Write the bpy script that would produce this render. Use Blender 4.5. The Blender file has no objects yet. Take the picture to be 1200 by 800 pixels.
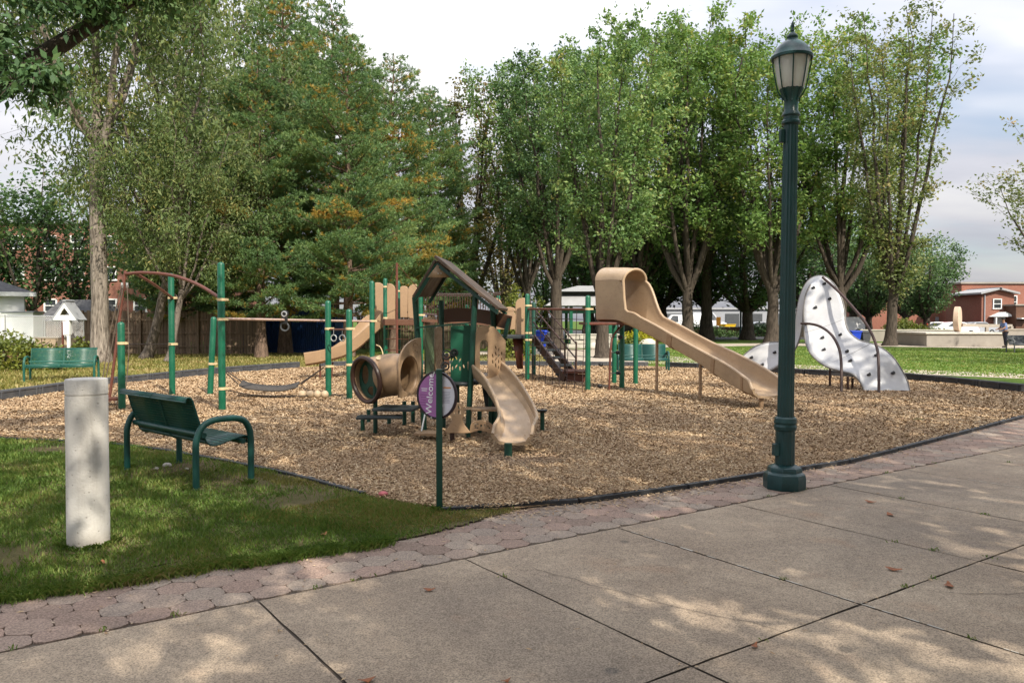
import bpy, math, random
import numpy as np
from mathutils import Vector, Matrix

R = math.radians
SC = bpy.context.scene
COL = SC.collection
rnd = random.Random(7)

# ------------------------------------------------------------------ camera model (used to size things from the photo)
CH, FPX, HOR = 1.55, 924.0, 376.0
PITCH = math.atan((400 - HOR) / FPX)
CP, SP = math.cos(PITCH), math.sin(PITCH)

def ray(px, py):
    u = (px - 600) / FPX; v = (400 - py) / FPX
    return Vector((u, CP + v * SP, -SP + v * CP))
def gp(px, py, z=0.0):
    d = ray(px, py); t = (z - CH) / d.z
    return Vector((d.x * t, d.y * t, z))
def at(px, py, Y):
    d = ray(px, py); t = Y / d.y
    return Vector((d.x * t, Y, CH + d.z * t))
def xat(px, Y): return at(px, HOR, Y).x
def zat(py, Y): return at(600, py, Y).z

# ------------------------------------------------------------------ mesh builder
def spline(pts, n):
    P = [Vector(p) for p in pts]
    P = [P[0] * 2 - P[1]] + P + [P[-1] * 2 - P[-2]]
    m = len(P) - 3
    out = []
    for i in range(n):
        t = i / (n - 1) * m; k = min(int(t), m - 1); t -= k
        a, b, c, d = P[k:k + 4]
        out.append(0.5 * ((2 * b) + (c - a) * t + (2 * a - 5 * b + 4 * c - d) * t * t + (3 * b - a - 3 * c + d) * t ** 3))
    return out

class MB:
    def __init__(s): s.v = []; s.f = []; s.m = []; s.cur = 0
    def add(s, vs, fs):
        o = len(s.v); s.v += [tuple(p) for p in vs]
        for f in fs: s.f.append(tuple(i + o for i in f)); s.m.append(s.cur)
        return s
    def obox(s, c, ax, ay, az):
        c, ax, ay, az = Vector(c), Vector(ax), Vector(ay), Vector(az)
        vs = [c + ax * i + ay * j + az * k for k in (-1, 1) for j in (-1, 1) for i in (-1, 1)]
        if ax.cross(ay).dot(az) < 0:
            return s.add(vs, [(0, 1, 3, 2), (4, 6, 7, 5), (0, 4, 5, 1), (2, 3, 7, 6), (0, 2, 6, 4), (1, 5, 7, 3)])
        return s.add(vs, [(0, 2, 3, 1), (4, 5, 7, 6), (0, 1, 5, 4), (2, 6, 7, 3), (0, 4, 6, 2), (1, 3, 7, 5)])
    def box(s, c, sx, sy, sz, rz=0.0):
        ca, sa = math.cos(rz), math.sin(rz)
        return s.obox(c, (ca * sx / 2, sa * sx / 2, 0), (-sa * sy / 2, ca * sy / 2, 0), (0, 0, sz / 2))
    def beam(s, a, b, w, h, up=(0, 0, 1)):
        a, b = Vector(a), Vector(b); d = (b - a); L = d.length; d.normalize()
        sd = d.cross(Vector(up)); sd.normalize(); u = sd.cross(d)
        return s.obox((a + b) / 2, d * L / 2, sd * w / 2, u * h / 2)
    def tube(s, pts, r, n=8, cap=True, dome=False):
        P = [Vector(p) for p in pts]; k = len(P)
        rr = r if isinstance(r, (list, tuple)) else [r] * k
        rings = []; ref = None
        for i in range(k):
            t = (P[min(i + 1, k - 1)] - P[max(i - 1, 0)])
            if t.length < 1e-9: t = Vector((0, 0, 1))
            t.normalize()
            if ref is None:
                ref = Vector((1, 0, 0)) if abs(t.x) < .9 else Vector((0, 1, 0))
            a = ref - t * ref.dot(t)
            if a.length < 1e-6: a = t.orthogonal()
            a.normalize(); ref = a; b = t.cross(a)
            rings.append([P[i] + (a * math.cos(2 * math.pi * j / n) + b * math.sin(2 * math.pi * j / n)) * rr[i] for j in range(n)])
        vs = [p for q in rings for p in q]
        fs = [(i * n + j, i * n + (j + 1) % n, (i + 1) * n + (j + 1) % n, (i + 1) * n + j) for i in range(k - 1) for j in range(n)]
        if cap:
            fs.append(tuple(range(n - 1, -1, -1))); fs.append(tuple((k - 1) * n + j for j in range(n)))
        return s.add(vs, fs)
    def post(s, a, b, r, n=14):            # round post with a domed cap
        a, b = Vector(a), Vector(b); d = (b - a).normalized()
        pts = [a, b - d * r * .8]; rr = [r, r]
        for q in (25, 50, 70, 84, 90):
            pts.append(b - d * r * .8 + d * r * .8 * math.sin(R(q))); rr.append(max(r * math.cos(R(q)), .002))
        return s.tube(pts, rr, n)
    def lathe(s, prof, c=(0, 0, 0), n=24, rot=0.0, flute=0.0):
        c = Vector(c); vs = []
        for r, z in prof:
            for j in range(n):
                q = 2 * math.pi * j / n + rot; rr = r * (1 - (flute if j % 2 else 0))
                vs.append(c + Vector((rr * math.cos(q), rr * math.sin(q), z)))
        k = len(prof)
        fs = [(i * n + j, i * n + (j + 1) % n, (i + 1) * n + (j + 1) % n, (i + 1) * n + j) for i in range(k - 1) for j in range(n)]
        fs.append(tuple(range(n - 1, -1, -1))); fs.append(tuple((k - 1) * n + j for j in range(n)))
        return s.add(vs, fs)
    def poly(s, pts, z=None):
        return s.add([(p[0], p[1], p[2] if z is None else z) for p in pts], [tuple(range(len(pts)))])
    def sweep(s, path, prof, side=None, close_ends=True):
        """closed 2D profile prof(i,t)->[(across, up)] swept along path"""
        P = [Vector(p) for p in path]; k = len(P); rings = []
        for i in range(k):
            t = (P[min(i + 1, k - 1)] - P[max(i - 1, 0)]).normalized()
            sd = Vector(side).normalized() if side else t.cross(Vector((0, 0, 1))).normalized()
            u = sd.cross(t).normalized()
            rings.append([P[i] + sd * a + u * b for a, b in prof(i, i / (k - 1))])
        n = len(rings[0]); vs = [p for q in rings for p in q]
        fs = [(i * n + j, (i + 1) * n + j, (i + 1) * n + (j + 1) % n, i * n + (j + 1) % n) for i in range(k - 1) for j in range(n)]
        if close_ends:
            h = n // 2
            for base in (0, (k - 1) * n):
                for j in range(h - 1):
                    q = (base + j, base + j + 1, base + n - 2 - j, base + n - 1 - j)
                    fs.append(q if base == 0 else q[::-1])
        return s.add(vs, fs)
    def torus(s, c, axis, R0, r, n=32, m=8):
        c = Vector(c); ax = Vector(axis).normalized(); a = ax.orthogonal().normalized(); b = ax.cross(a); vs = []
        for i in range(n):
            q = 2 * math.pi * i / n; d = a * math.cos(q) + b * math.sin(q)
            for j in range(m):
                w = 2 * math.pi * j / m
                vs.append(c + d * (R0 + r * math.cos(w)) + ax * r * math.sin(w))
        return s.add(vs, [(i * m + j, ((i + 1) % n) * m + j, ((i + 1) % n) * m + (j + 1) % m, i * m + (j + 1) % m) for i in range(n) for j in range(m)])
    def ball(s, c, r, n=10, m=7, sq=(1, 1, 1)):
        c = Vector(c); vs = []
        for i in range(1, m):
            p = math.pi * i / m
            for j in range(n):
                q = 2 * math.pi * j / n
                vs.append(c + Vector((r * sq[0] * math.sin(p) * math.cos(q), r * sq[1] * math.sin(p) * math.sin(q), r * sq[2] * math.cos(p))))
        vs += [c + Vector((0, 0, r * sq[2])), c - Vector((0, 0, r * sq[2]))]
        fs = [(i * n + j, (i + 1) * n + j, (i + 1) * n + (j + 1) % n, i * n + (j + 1) % n) for i in range(m - 2) for j in range(n)]
        T = len(vs) - 2
        fs += [(T, j, (j + 1) % n) for j in range(n)] + [(T + 1, (m - 2) * n + (j + 1) % n, (m - 2) * n + j) for j in range(n)]
        return s.add(vs, fs)
    def build(s, name, mat, parent=None, loc=None, local=False, angle=38, bevel=0.0, flat=False):
        off = Vector((0, 0, 0))
        if parent is not None and not local:
            t = parent
            while t.parent: t = t.parent
            off = t.location.copy()
        elif parent is None and loc is not None and not local:
            off = Vector(loc)
        me = bpy.data.meshes.new(name)
        me.from_pydata([(p[0] - off.x, p[1] - off.y, p[2] - off.z) for p in s.v], [], s.f)
        for m in (mat if isinstance(mat, (list, tuple)) else [mat]): me.materials.append(m)
        if isinstance(mat, (list, tuple)): me.polygons.foreach_set('material_index', s.m)
        if not flat:
            me.polygons.foreach_set('use_smooth', [True] * len(me.polygons))
            me.set_sharp_from_angle(angle=R(angle))
        me.update()
        o = bpy.data.objects.new(name, me); COL.objects.link(o)
        if parent is not None: o.parent = parent
        elif loc is not None: o.location = loc
        if bevel:
            b = o.modifiers.new('edge', 'BEVEL'); b.width = bevel; b.segments = 2; b.limit_method = 'ANGLE'; b.angle_limit = R(40)
        return o

def np_mesh(name, V, F, mats, midx=None, parent=None, smooth=False):
    me = bpy.data.meshes.new(name)
    V = np.asarray(V, dtype=np.float32); F = np.asarray(F, dtype=np.int32); k = F.shape[1]
    me.vertices.add(len(V)); me.vertices.foreach_set('co', V.ravel())
    me.loops.add(F.size); me.loops.foreach_set('vertex_index', F.ravel())
    me.polygons.add(len(F)); me.polygons.foreach_set('loop_start', np.arange(0, F.size, k, dtype=np.int32))
    for m in (mats if isinstance(mats, (list, tuple)) else [mats]): me.materials.append(m)
    if midx is not None: me.polygons.foreach_set('material_index', np.asarray(midx, dtype=np.int32))
    me.update(calc_edges=True); me.validate()
    o = bpy.data.objects.new(name, me); COL.objects.link(o)
    if parent is not None: o.parent = parent
    return o

def curve_mesh(outline, holes, thick, M, bevel=0.0):
    cu = bpy.data.curves.new('c', 'CURVE'); cu.dimensions = '2D'; cu.fill_mode = 'BOTH'
    cu.extrude = thick / 2 - bevel; cu.bevel_depth = bevel; cu.bevel_resolution = 1
    if bevel: cu.offset = -bevel
    for pl in [outline] + list(holes):
        sp = cu.splines.new('POLY'); sp.points.add(len(pl) - 1)
        for i, p in enumerate(pl): sp.points[i].co = (p[0], p[1], 0, 1)
        sp.use_cyclic_u = True
    ob = bpy.data.objects.new('c', cu)
    me = bpy.data.meshes.new_from_object(ob)
    me.transform(M)
    bpy.data.objects.remove(ob); bpy.data.curves.remove(cu)
    return me
def text_mesh(txt, size, M, extrude=.001):
    cu = bpy.data.curves.new('t', 'FONT'); cu.body = txt; cu.size = size; cu.extrude = extrude; cu.align_x = 'CENTER'; cu.align_y = 'CENTER'
    ob = bpy.data.objects.new('t', cu)
    me = bpy.data.meshes.new_from_object(ob); me.transform(M)
    bpy.data.objects.remove(ob); bpy.data.curves.remove(cu)
    return me
def frame(o, ex, ey):
    ex = Vector(ex).normalized(); ey = Vector(ey); ez = ex.cross(ey).normalized(); ey = ez.cross(ex)
    return Matrix(((ex.x, ey.x, ez.x, o[0]), (ex.y, ey.y, ez.y, o[1]), (ex.z, ey.z, ez.z, o[2]), (0, 0, 0, 1)))
def mesh_obj(name, me, mat, parent=None, loc=None, local=False):
    if parent is not None and not local:
        t = parent
        while t.parent: t = t.parent
        me.transform(Matrix.Translation(-t.location))
    elif parent is None and loc is not None: me.transform(Matrix.Translation(-Vector(loc)))
    me.name = name; me.materials.clear(); me.materials.append(mat)
    o = bpy.data.objects.new(name, me); COL.objects.link(o)
    if parent is not None: o.parent = parent
    elif loc is not None: o.location = loc
    return o
def panel(name, outline, holes, thick, o, ex, ey, mat, parent, bevel=0.006):
    return mesh_obj(name, curve_mesh(outline, holes, thick, frame(o, ex, ey), bevel), mat, parent)

def tag(o, label=None, cat=None, group=None, kind=None):
    if label: o['label'] = label
    if cat: o['category'] = cat
    if group: o['group'] = group
    if kind: o['kind'] = kind
    return o
def thing(name, label, cat, loc=(0, 0, 0), rz=0.0, group=None):
    o = bpy.data.objects.new(name, None); COL.objects.link(o); o.empty_display_size = .2
    o.location = loc; o.rotation_euler = (0, 0, rz)
    return tag(o, label, cat, group)
def dup(o, loc=None, rz=None, label=None, scale=None, group=None, parent=None):
    c = o.copy(); COL.objects.link(c); c.parent = parent
    if loc is not None: c.location = loc
    if rz is not None: c.rotation_euler = (0, 0, rz)
    if scale is not None: c.scale = scale if isinstance(scale, (tuple, list)) else (scale,) * 3
    if label: c['label'] = label
    if group: c['group'] = group
    for ch in list(o.children): dup(ch, parent=c)
    return c

# ------------------------------------------------------------------ materials
class NT:
    def __init__(s, name):
        s.m = bpy.data.materials.new(name); s.m.use_nodes = True; s.t = s.m.node_tree; s.t.nodes.clear()
        s.out = s.n('ShaderNodeOutputMaterial')
    def n(s, ty, **kw):
        x = s.t.nodes.new(ty)
        for k, v in kw.items():
            if k in x.inputs and not hasattr(x, k): x.inputs[k].default_value = v
            else: setattr(x, k, v)
        return x
    def l(s, a, b): s.t.links.new(a, b)
    def val(s, sock, v):
        if isinstance(v, (int, float, tuple, list)): sock.default_value = v
        else: s.l(v, sock)
    def coord(s, kind='Object', scale=None):
        c = s.n('ShaderNodeTexCoord').outputs[kind]
        if scale is not None:
            mp = s.n('ShaderNodeMapping'); s.l(c, mp.inputs[0]); mp.inputs['Scale'].default_value = scale if isinstance(scale, tuple) else (scale,) * 3
            c = mp.outputs[0]
        return c
    def noise(s, v, scale, detail=3, rough=.55):
        x = s.n('ShaderNodeTexNoise'); s.l(v, x.inputs['Vector']); x.inputs['Scale'].default_value = scale
        x.inputs['Detail'].default_value = detail; x.inputs['Roughness'].default_value = rough
        return x.outputs[0]
    def ramp(s, f, stops):
        x = s.n('ShaderNodeValToRGB'); s.l(f, x.inputs[0]); e = x.color_ramp.elements
        while len(e) < len(stops): e.new(.5)
        for el, (p, c) in zip(e, stops):
            el.position = p; el.color = (c[0], c[1], c[2], 1) if not isinstance(c, (int, float)) else (c, c, c, 1)
        return x.outputs[0]
    def mix(s, f, a, b, mode='MIX'):
        x = s.n('ShaderNodeMix', data_type='RGBA', blend_type=mode)
        s.val(x.inputs[0], f)
        for i, q in ((6, a), (7, b)):
            s.val(x.inputs[i], (q[0], q[1], q[2], 1) if isinstance(q, (tuple, list)) else q)
        return x.outputs[2]
    def math(s, op, a, b=0.0, c=None):
        x = s.n('ShaderNodeMath', operation=op); s.val(x.inputs[0], a); s.val(x.inputs[1], b)
        if c is not None: s.val(x.inputs[2], c)
        return x.outputs[0]
    def bump(s, h, strength, dist=.02):
        x = s.n('ShaderNodeBump'); s.l(h, x.inputs['Height']); x.inputs['Strength'].default_value = strength; x.inputs['Distance'].default_value = dist
        return x.outputs[0]
    def bsdf(s, col, rough=.6, normal=None, metallic=0.0, spec=.4, **kw):
        x = s.n('ShaderNodeBsdfPrincipled')
        s.val(x.inputs['Base Color'], (col[0], col[1], col[2], 1) if isinstance(col, (tuple, list)) else col)
        s.val(x.inputs['Roughness'], rough); x.inputs['Metallic'].default_value = metallic; x.inputs['Specular IOR Level'].default_value = spec
        for k, v in kw.items(): x.inputs[k].default_value = v
        if normal is not None: s.l(normal, x.inputs['Normal'])
        s.l(x.outputs[0], s.out.inputs[0])
        return x

def sc(c, k): return (c[0] * k, c[1] * k, c[2] * k)
def pmat(name, col, rough=.5, var=.18, scale=5.0, bump=.0, bscale=60.0, metallic=0.0, spec=.4, dirt=None, dirt_amt=.35, **kw):
    t = NT(name); c = t.coord()
    f = t.noise(c, scale, 5, .6)
    base = t.mix(t.ramp(f, [(.3, 0.0), (.7, 1.0)]), sc(col, 1 - var), sc(col, 1 + var))
    if dirt:
        g = t.noise(c, scale * .6 + .7, 6, .7)
        base = t.mix(t.ramp(g, [(.5, 0.0), (.75, dirt_amt)]), base, dirt)
    rr = t.ramp(t.noise(c, scale * 2, 3), [(.3, max(rough - .1, .05)), (.7, min(rough + .12, 1))])
    nm = t.bump(t.noise(c, bscale, 3), bump) if bump else None
    t.bsdf(base, rr, nm, metallic, spec, **kw)
    return t.m

def leafmat(name, stops, trans=.35, scale=.35, rough=.55):
    t = NT(name)
    ri = t.n('ShaderNodeNewGeometry').outputs['Random Per Island']
    cl = t.noise(t.coord(), scale, 3, .6)
    f = t.math('ADD', t.math('MULTIPLY', ri, .55), t.math('MULTIPLY_ADD', cl, 1.5, -.52))
    col = t.ramp(f, stops)
    p = t.bsdf(col, rough, spec=.35)
    tr = t.n('ShaderNodeBsdfTranslucent'); t.l(t.mix(.5, col, t.mix(1.0, col, (1.25, 1.2, .5), 'MULTIPLY')), tr.inputs[0])
    mx = t.n('ShaderNodeMixShader'); mx.inputs[0].default_value = trans
    t.l(p.outputs[0], mx.inputs[1]); t.l(tr.outputs[0], mx.inputs[2]); t.l(mx.outputs[0], t.out.inputs[0])
    return t.m

def barkmat(name, c1, c2, sz=(6, 6, 1.2), bump=.8):
    t = NT(name); c = t.coord(scale=sz)
    f = t.noise(c, 2.0, 6, .65); g = t.noise(t.coord(), 1.1, 3)
    col = t.mix(t.ramp(f, [(.35, 0.0), (.65, 1.0)]), c1, c2)
    col = t.mix(t.ramp(g, [(.4, 0.0), (.7, .45)]), col, sc(c2, .8))
    t.bsdf(col, .9, t.bump(f, bump, .05), spec=.15)
    return t.m
# ------------------------------------------------------------------ material set
M = {}
M['post'] = pmat('post_green', (.003, .088, .044), .38, .12, 3, spec=.5, dirt=(.03, .14, .08), dirt_amt=.25)
M['postdark'] = pmat('dark_green_metal', (.004, .045, .028), .42, .15, 4, spec=.45, dirt=(.03, .06, .045), dirt_amt=.3)
M['bench'] = pmat('bench_green', (.004, .052, .042), .42, .14, 5, bump=.05, bscale=90, spec=.45, dirt=(.03, .07, .06), dirt_amt=.3)
M['benchlight'] = pmat('bench_green_faded', (.012, .085, .06), .5, .12, 5, spec=.4)
M['lamp'] = pmat('lamp_green', (.003, .036, .037), .38, .2, 6, bump=.08, bscale=30, spec=.5, dirt=(.03, .05, .047), dirt_amt=.3)
M['tan'] = pmat('tan_plastic', (.33, .215, .125), .48, .10, 3, bump=.04, bscale=120, spec=.4, dirt=(.20, .125, .07), dirt_amt=.6)
M['slide'] = pmat('slide_plastic', (.385, .275, .175), .36, .08, 2.5, bump=.03, bscale=90, spec=.45, dirt=(.27, .185, .12), dirt_amt=.6)
M['tanedge'] = pmat('tan_clamp', (.55, .42, .24), .5, .1, 8)
M['brown'] = pmat('brown_metal', (.115, .038, .024), .42, .15, 6, spec=.45)
M['darkbrown'] = pmat('dark_brown', (.045, .022, .016), .45, .15, 6, spec=.4)
M['brownpanel'] = pmat('brown_panel', (.11, .05, .028), .55, .12, 4)
M['paleg'] = pmat('sage_panel', (.10, .15, .075), .5, .1, 5)
M['panelgreen'] = pmat('green_panel', (.004, .07, .036), .45, .1, 4)
M['rooftan'] = pmat('roof_plastic', (.085, .055, .038), .5, .12, 4)
M['rail'] = pmat('rail_metal', (.46, .32, .26), .35, .1, 8, metallic=.2)
M['black'] = pmat('black_plastic', (.012, .012, .013), .5, .2, 8)
M['rope'] = pmat('rope', (.10, .075, .055), .85, .2, 40, bump=.4, bscale=200)
M['ropedark'] = pmat('dark_rope', (.028, .02, .016), .85, .2, 40)
M['deck'] = pmat('deck_coating', (.016, .022, .024), .6, .2, 10)
M['timber'] = pmat('plastic_timber', (.055, .057, .062), .6, .2, 3, bump=.2, bscale=25, dirt=(.13, .12, .10), dirt_amt=.5)
M['edging'] = pmat('black_edging', (.03, .031, .034), .6, .25, 3, bump=.2, bscale=25, dirt=(.12, .10, .08), dirt_amt=.4)
M['shell'] = pmat('climber_shell', (.45, .45, .46), .42, .05, 6, bump=.05, bscale=70, spec=.4, dirt=(.33, .32, .31), dirt_amt=.45)
M['shelledge'] = pmat('climber_rim', (.16, .15, .14), .5, .1, 6)
M['hold'] = pmat('climbing_hold', (.02, .02, .022), .7, .2, 8)
M['bollard_plain'] = pmat('bollard_concrete', (.62, .59, .55), .85, .07, 3, bump=.25, bscale=80, spec=.2, dirt=(.34, .30, .25), dirt_amt=.5)
M['wallconc'] = pmat('wall_concrete', (.29, .26, .225), .9, .12, 1.2, bump=.15, bscale=30, spec=.2, dirt=(.2, .17, .14), dirt_amt=.4)
M['white'] = pmat('white_paint', (.78, .78, .76), .6, .05, 2, dirt=(.55, .54, .5), dirt_amt=.3)
M['shingle'] = pmat('grey_shingles', (.10, .10, .105), .9, .25, 6, bump=.5, bscale=25, spec=.2)
M['palert'] = pmat('pavilion_roof', (.32, .32, .325), .6, .08, 3)
M['glass'] = pmat('window_glass', (.03, .035, .04), .08, .2, 1, spec=.6)
M['blue'] = pmat('blue_plastic', (.012, .05, .45), .45, .1, 4)
M['greybin'] = pmat('grey_plastic', (.06, .065, .07), .55, .15, 4)
M['bluecont'] = pmat('container_blue', (.012, .05, .17), .55, .2, 1.5, dirt=(.05, .06, .09), dirt_amt=.5)
M['stone'] = pmat('pale_stone', (.50, .46, .40), .9, .18, 3, bump=.5, bscale=14, spec=.2, dirt=(.25, .22, .19), dirt_amt=.5)
M['mill'] = pmat('millstone', (.50, .37, .28), .9, .12, 4, bump=.3, bscale=20, spec=.2)
M['rail_timber'] = pmat('grey_timber', (.34, .30, .25), .85, .15, 6)
M['skin'] = pmat('skin', (.30, .16, .10), .6, .1, 6)
M['shirt'] = pmat('shirt', (.14, .19, .36), .8, .15, 10)
M['pinkscrap'] = pmat('pink_scrap', (.42, .12, .13), .8)
M['red'] = pmat('red_cloth', (.50, .03, .035), .8, .1, 10)
M['trouser'] = pmat('trousers', (.02, .02, .035), .8, .15, 10)
M['hair'] = pmat('hair', (.015, .012, .01), .7, .1, 10)
M['tyre'] = pmat('tyre', (.015, .015, .015), .8, .1, 8)
M['carwhite'] = pmat('car_white', (.72, .72, .72), .25, .03, 1, spec=.5)
M['carred'] = pmat('car_red', (.50, .02, .03), .25, .03, 1, spec=.5)
M['cargrey'] = pmat('car_silver', (.42, .43, .45), .25, .03, 1, metallic=.4)
M['yellow'] = pmat('yellow_paint', (.75, .48, .02), .5, .06, 3)
M['orange'] = pmat('orange_sign', (.72, .30, .03), .5, .06, 3)
M['palewall'] = pmat('pale_siding', (.30, .31, .33), .8, .08, .4)
M['signpurple'] = pmat('sign_purple', (.36, .14, .35), .4, .10, 9)
M['signwhite'] = pmat('sign_white', (.62, .60, .66), .4, .04, 9)
M['signtext'] = pmat('sign_lettering', (.85, .84, .86), .4, .01, 9)
M['signdark'] = pmat('sign_small_print', (.17, .05, .18), .4, .05, 9)
M['signgrey'] = pmat('sign_grey_print', (.30, .30, .36), .4, .05, 9)
M['signorange'] = pmat('sign_orange_bar', (.62, .24, .07), .4, .03, 9)
M['signrim'] = pmat('sign_rim', (.028, .014, .02), .45, .1, 9)
M['steel'] = pmat('bolt_steel', (.55, .55, .54), .35, .1, 20, metallic=.7)
M['ball'] = pmat('tan_ball', (.40, .30, .19), .6, .12, 10)
M['deadleaf'] = pmat('dead_leaf', (.27, .10, .045), .8, .3, 20)
M['wovenbelt'] = pmat('woven_belt', (.055, .048, .042), .8, .3, 30, bump=.5, bscale=120)

def perforated(name, col, hr=.075):
    t = NT(name); c = t.coord()
    sx = t.n('ShaderNodeSeparateXYZ'); t.l(c, sx.inputs[0])
    a = t.math('SUBTRACT', t.math('FRACT', t.math('MULTIPLY', sx.outputs[0], 42)), .5)
    yz = t.math('SUBTRACT', sx.outputs[1], sx.outputs[2])
    b = t.math('SUBTRACT', t.math('FRACT', t.math('MULTIPLY', yz, 30)), .5)
    d = t.math('ADD', t.math('MULTIPLY', a, a), t.math('MULTIPLY', b, b))
    hole = t.math('LESS_THAN', d, hr)
    f = t.noise(c, 5, 4)
    p = t.bsdf(t.mix(f, sc(col, .85), sc(col, 1.2)), .42, spec=.45)
    tr = t.n('ShaderNodeBsdfTransparent'); mx = t.n('ShaderNodeMixShader'); t.l(hole, mx.inputs[0])
    t.l(p.outputs[0], mx.inputs[1]); t.l(tr.outputs[0], mx.inputs[2]); t.l(mx.outputs[0], t.out.inputs[0])
    return t.m
M['perf'] = perforated('perforated_bench_steel', (.004, .05, .04))
M['perflight'] = perforated('perforated_faded_bench_steel', (.012, .085, .06), .10)

def glassmat():
    t = NT('lantern_glass'); c = t.coord(scale=(40, 40, 1.5))
    f = t.noise(c, 2.2, 4)
    col = t.mix(f, (.74, .71, .69), (.95, .94, .93))
    p = t.bsdf(col, .18, t.bump(f, .3, .01), spec=.5)
    tl = t.n('ShaderNodeBsdfTranslucent'); t.l(col, tl.inputs[0])
    tp = t.n('ShaderNodeBsdfTransparent'); tp.inputs[0].default_value = (.93, .91, .89, 1)
    m1 = t.n('ShaderNodeMixShader'); m1.inputs[0].default_value = .35; t.l(p.outputs[0], m1.inputs[1]); t.l(tl.outputs[0], m1.inputs[2])
    m2 = t.n('ShaderNodeMixShader'); m2.inputs[0].default_value = .28; t.l(m1.outputs[0], m2.inputs[1]); t.l(tp.outputs[0], m2.inputs[2])
    t.l(m2.outputs[0], t.out.inputs[0]); return t.m
M['lampglass'] = glassmat()

def brickmat(name, c1, c2, mortar, scale=4.0):
    t = NT(name)
    sx = t.n('ShaderNodeSeparateXYZ'); t.l(t.coord(), sx.inputs[0])
    cb = t.n('ShaderNodeCombineXYZ'); t.l(t.math('ADD', sx.outputs[0], sx.outputs[1]), cb.inputs[0]); t.l(sx.outputs[2], cb.inputs[1])
    b = t.n('ShaderNodeTexBrick'); t.l(cb.outputs[0], b.inputs['Vector']); b.inputs['Scale'].default_value = scale
    b.inputs['Color1'].default_value = (*c1, 1); b.inputs['Color2'].default_value = (*c2, 1); b.inputs['Mortar'].default_value = (*mortar, 1)
    b.inputs['Mortar Size'].default_value = .012
    col = t.mix(t.ramp(t.noise(t.coord(), .5, 5), [(.4, 0.0), (.7, .4)]), b.outputs[0], sc(c1, .6))
    t.bsdf(col, .9, spec=.2); return t.m
M['brick'] = brickmat('red_brick', (.27, .115, .08), (.21, .085, .06), (.30, .22, .18))
M['brickpale'] = brickmat('weathered_red_brick', (.32, .13, .09), (.26, .10, .07), (.33, .25, .2))

def boards(name, c1, c2, w):
    t = NT(name); sx = t.n('ShaderNodeSeparateXYZ'); t.l(t.coord(), sx.inputs[0])
    q = t.math('MULTIPLY', sx.outputs[0], 1 / w); fl = t.math('FLOOR', q); fr = t.math('FRACT', q)
    wn = t.n('ShaderNodeTexWhiteNoise', noise_dimensions='1D'); t.l(fl, wn.inputs['W'])
    g = t.noise(t.coord(scale=(14, 14, .8)), 2, 4)
    col = t.mix(wn.outputs[0], c1, c2); col = t.mix(t.math('MULTIPLY', g, .6), col, sc(c1, .45))
    col = t.mix(t.math('LESS_THAN', fr, .06), col, sc(c1, .15))
    t.bsdf(col, .9, spec=.15); return t.m
M['boards'] = boards('weathered_boards', (.17, .12, .08), (.28, .205, .14), .14)
M['siding'] = boards('tan_low_boards', (.42, .32, .22), (.50, .40, .28), .6)

# bark
M['bark'] = barkmat('grey_brown_bark', (.065, .052, .042), (.20, .165, .135))
M['barkpale'] = barkmat('pale_ridged_bark', (.06, .047, .037), (.33, .28, .23), (9, 9, 1.3), 1.0)
M['barkdark'] = barkmat('dark_bark', (.03, .025, .02), (.10, .08, .062))
M['barkpine'] = barkmat('pine_bark', (.07, .048, .036), (.22, .15, .11), (5, 5, 2))
# foliage
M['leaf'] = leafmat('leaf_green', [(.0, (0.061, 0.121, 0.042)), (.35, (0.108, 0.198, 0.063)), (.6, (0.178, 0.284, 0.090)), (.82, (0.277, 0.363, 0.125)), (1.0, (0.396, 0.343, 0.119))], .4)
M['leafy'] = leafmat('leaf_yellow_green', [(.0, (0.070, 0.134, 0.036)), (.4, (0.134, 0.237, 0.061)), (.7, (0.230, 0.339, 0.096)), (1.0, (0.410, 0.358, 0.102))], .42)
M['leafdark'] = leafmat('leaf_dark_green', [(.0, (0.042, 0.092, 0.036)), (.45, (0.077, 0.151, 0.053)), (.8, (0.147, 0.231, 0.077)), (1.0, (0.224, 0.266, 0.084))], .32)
M['leafbrown'] = leafmat('leaf_olive_brown', [(.0, (0.062, 0.088, 0.027)), (.4, (0.119, 0.125, 0.037)), (.7, (0.188, 0.156, 0.050)), (1.0, (0.312, 0.175, 0.062))], .34)
M['leafdroop'] = leafmat('leaf_willow', [(.0, (.062, .105, .036)), (.4, (.115, .170, .055)), (.7, (.19, .235, .08)), (.88, (.28, .27, .09)), (1.0, (.38, .27, .08))], .42)
M['leafsparse'] = leafmat('leaf_thin_olive', [(.0, (0.090, 0.128, 0.045)), (.4, (0.150, 0.195, 0.066)), (.7, (0.225, 0.255, 0.090)), (1.0, (0.390, 0.255, 0.120))], .4)
M['needle'] = leafmat('pine_needles', [(.0, (.060, .125, .055)), (.4, (.105, .190, .072)), (.7, (.165, .255, .086)), (1.0, (.25, .30, .09))], .3, .5)
M['needleold'] = leafmat('pine_needles_turning', [(.0, (0.196, 0.196, 0.046)), (.45, (0.345, 0.265, 0.057)), (.75, (0.460, 0.287, 0.057)), (1.0, (0.483, 0.218, 0.057))], .3, .5)
M['hedge'] = leafmat('hedge_leaf', [(.0, (.05, .075, .015)), (.5, (.12, .15, .025)), (1.0, (.24, .24, .035))], .3)
M['yellowbush'] = leafmat('yellow_shrub_leaf', [(.0, (.22, .24, .02)), (.5, (.42, .40, .03)), (1.0, (.55, .48, .05))], .35)
M['grassblade'] = leafmat('grass_blade', [(.0, (.080, .150, .026)), (.35, (.125, .215, .040)), (.6, (.18, .26, .052)), (.8, (.26, .27, .08)), (1.0, (.36, .29, .14))], .3, .8)
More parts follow.
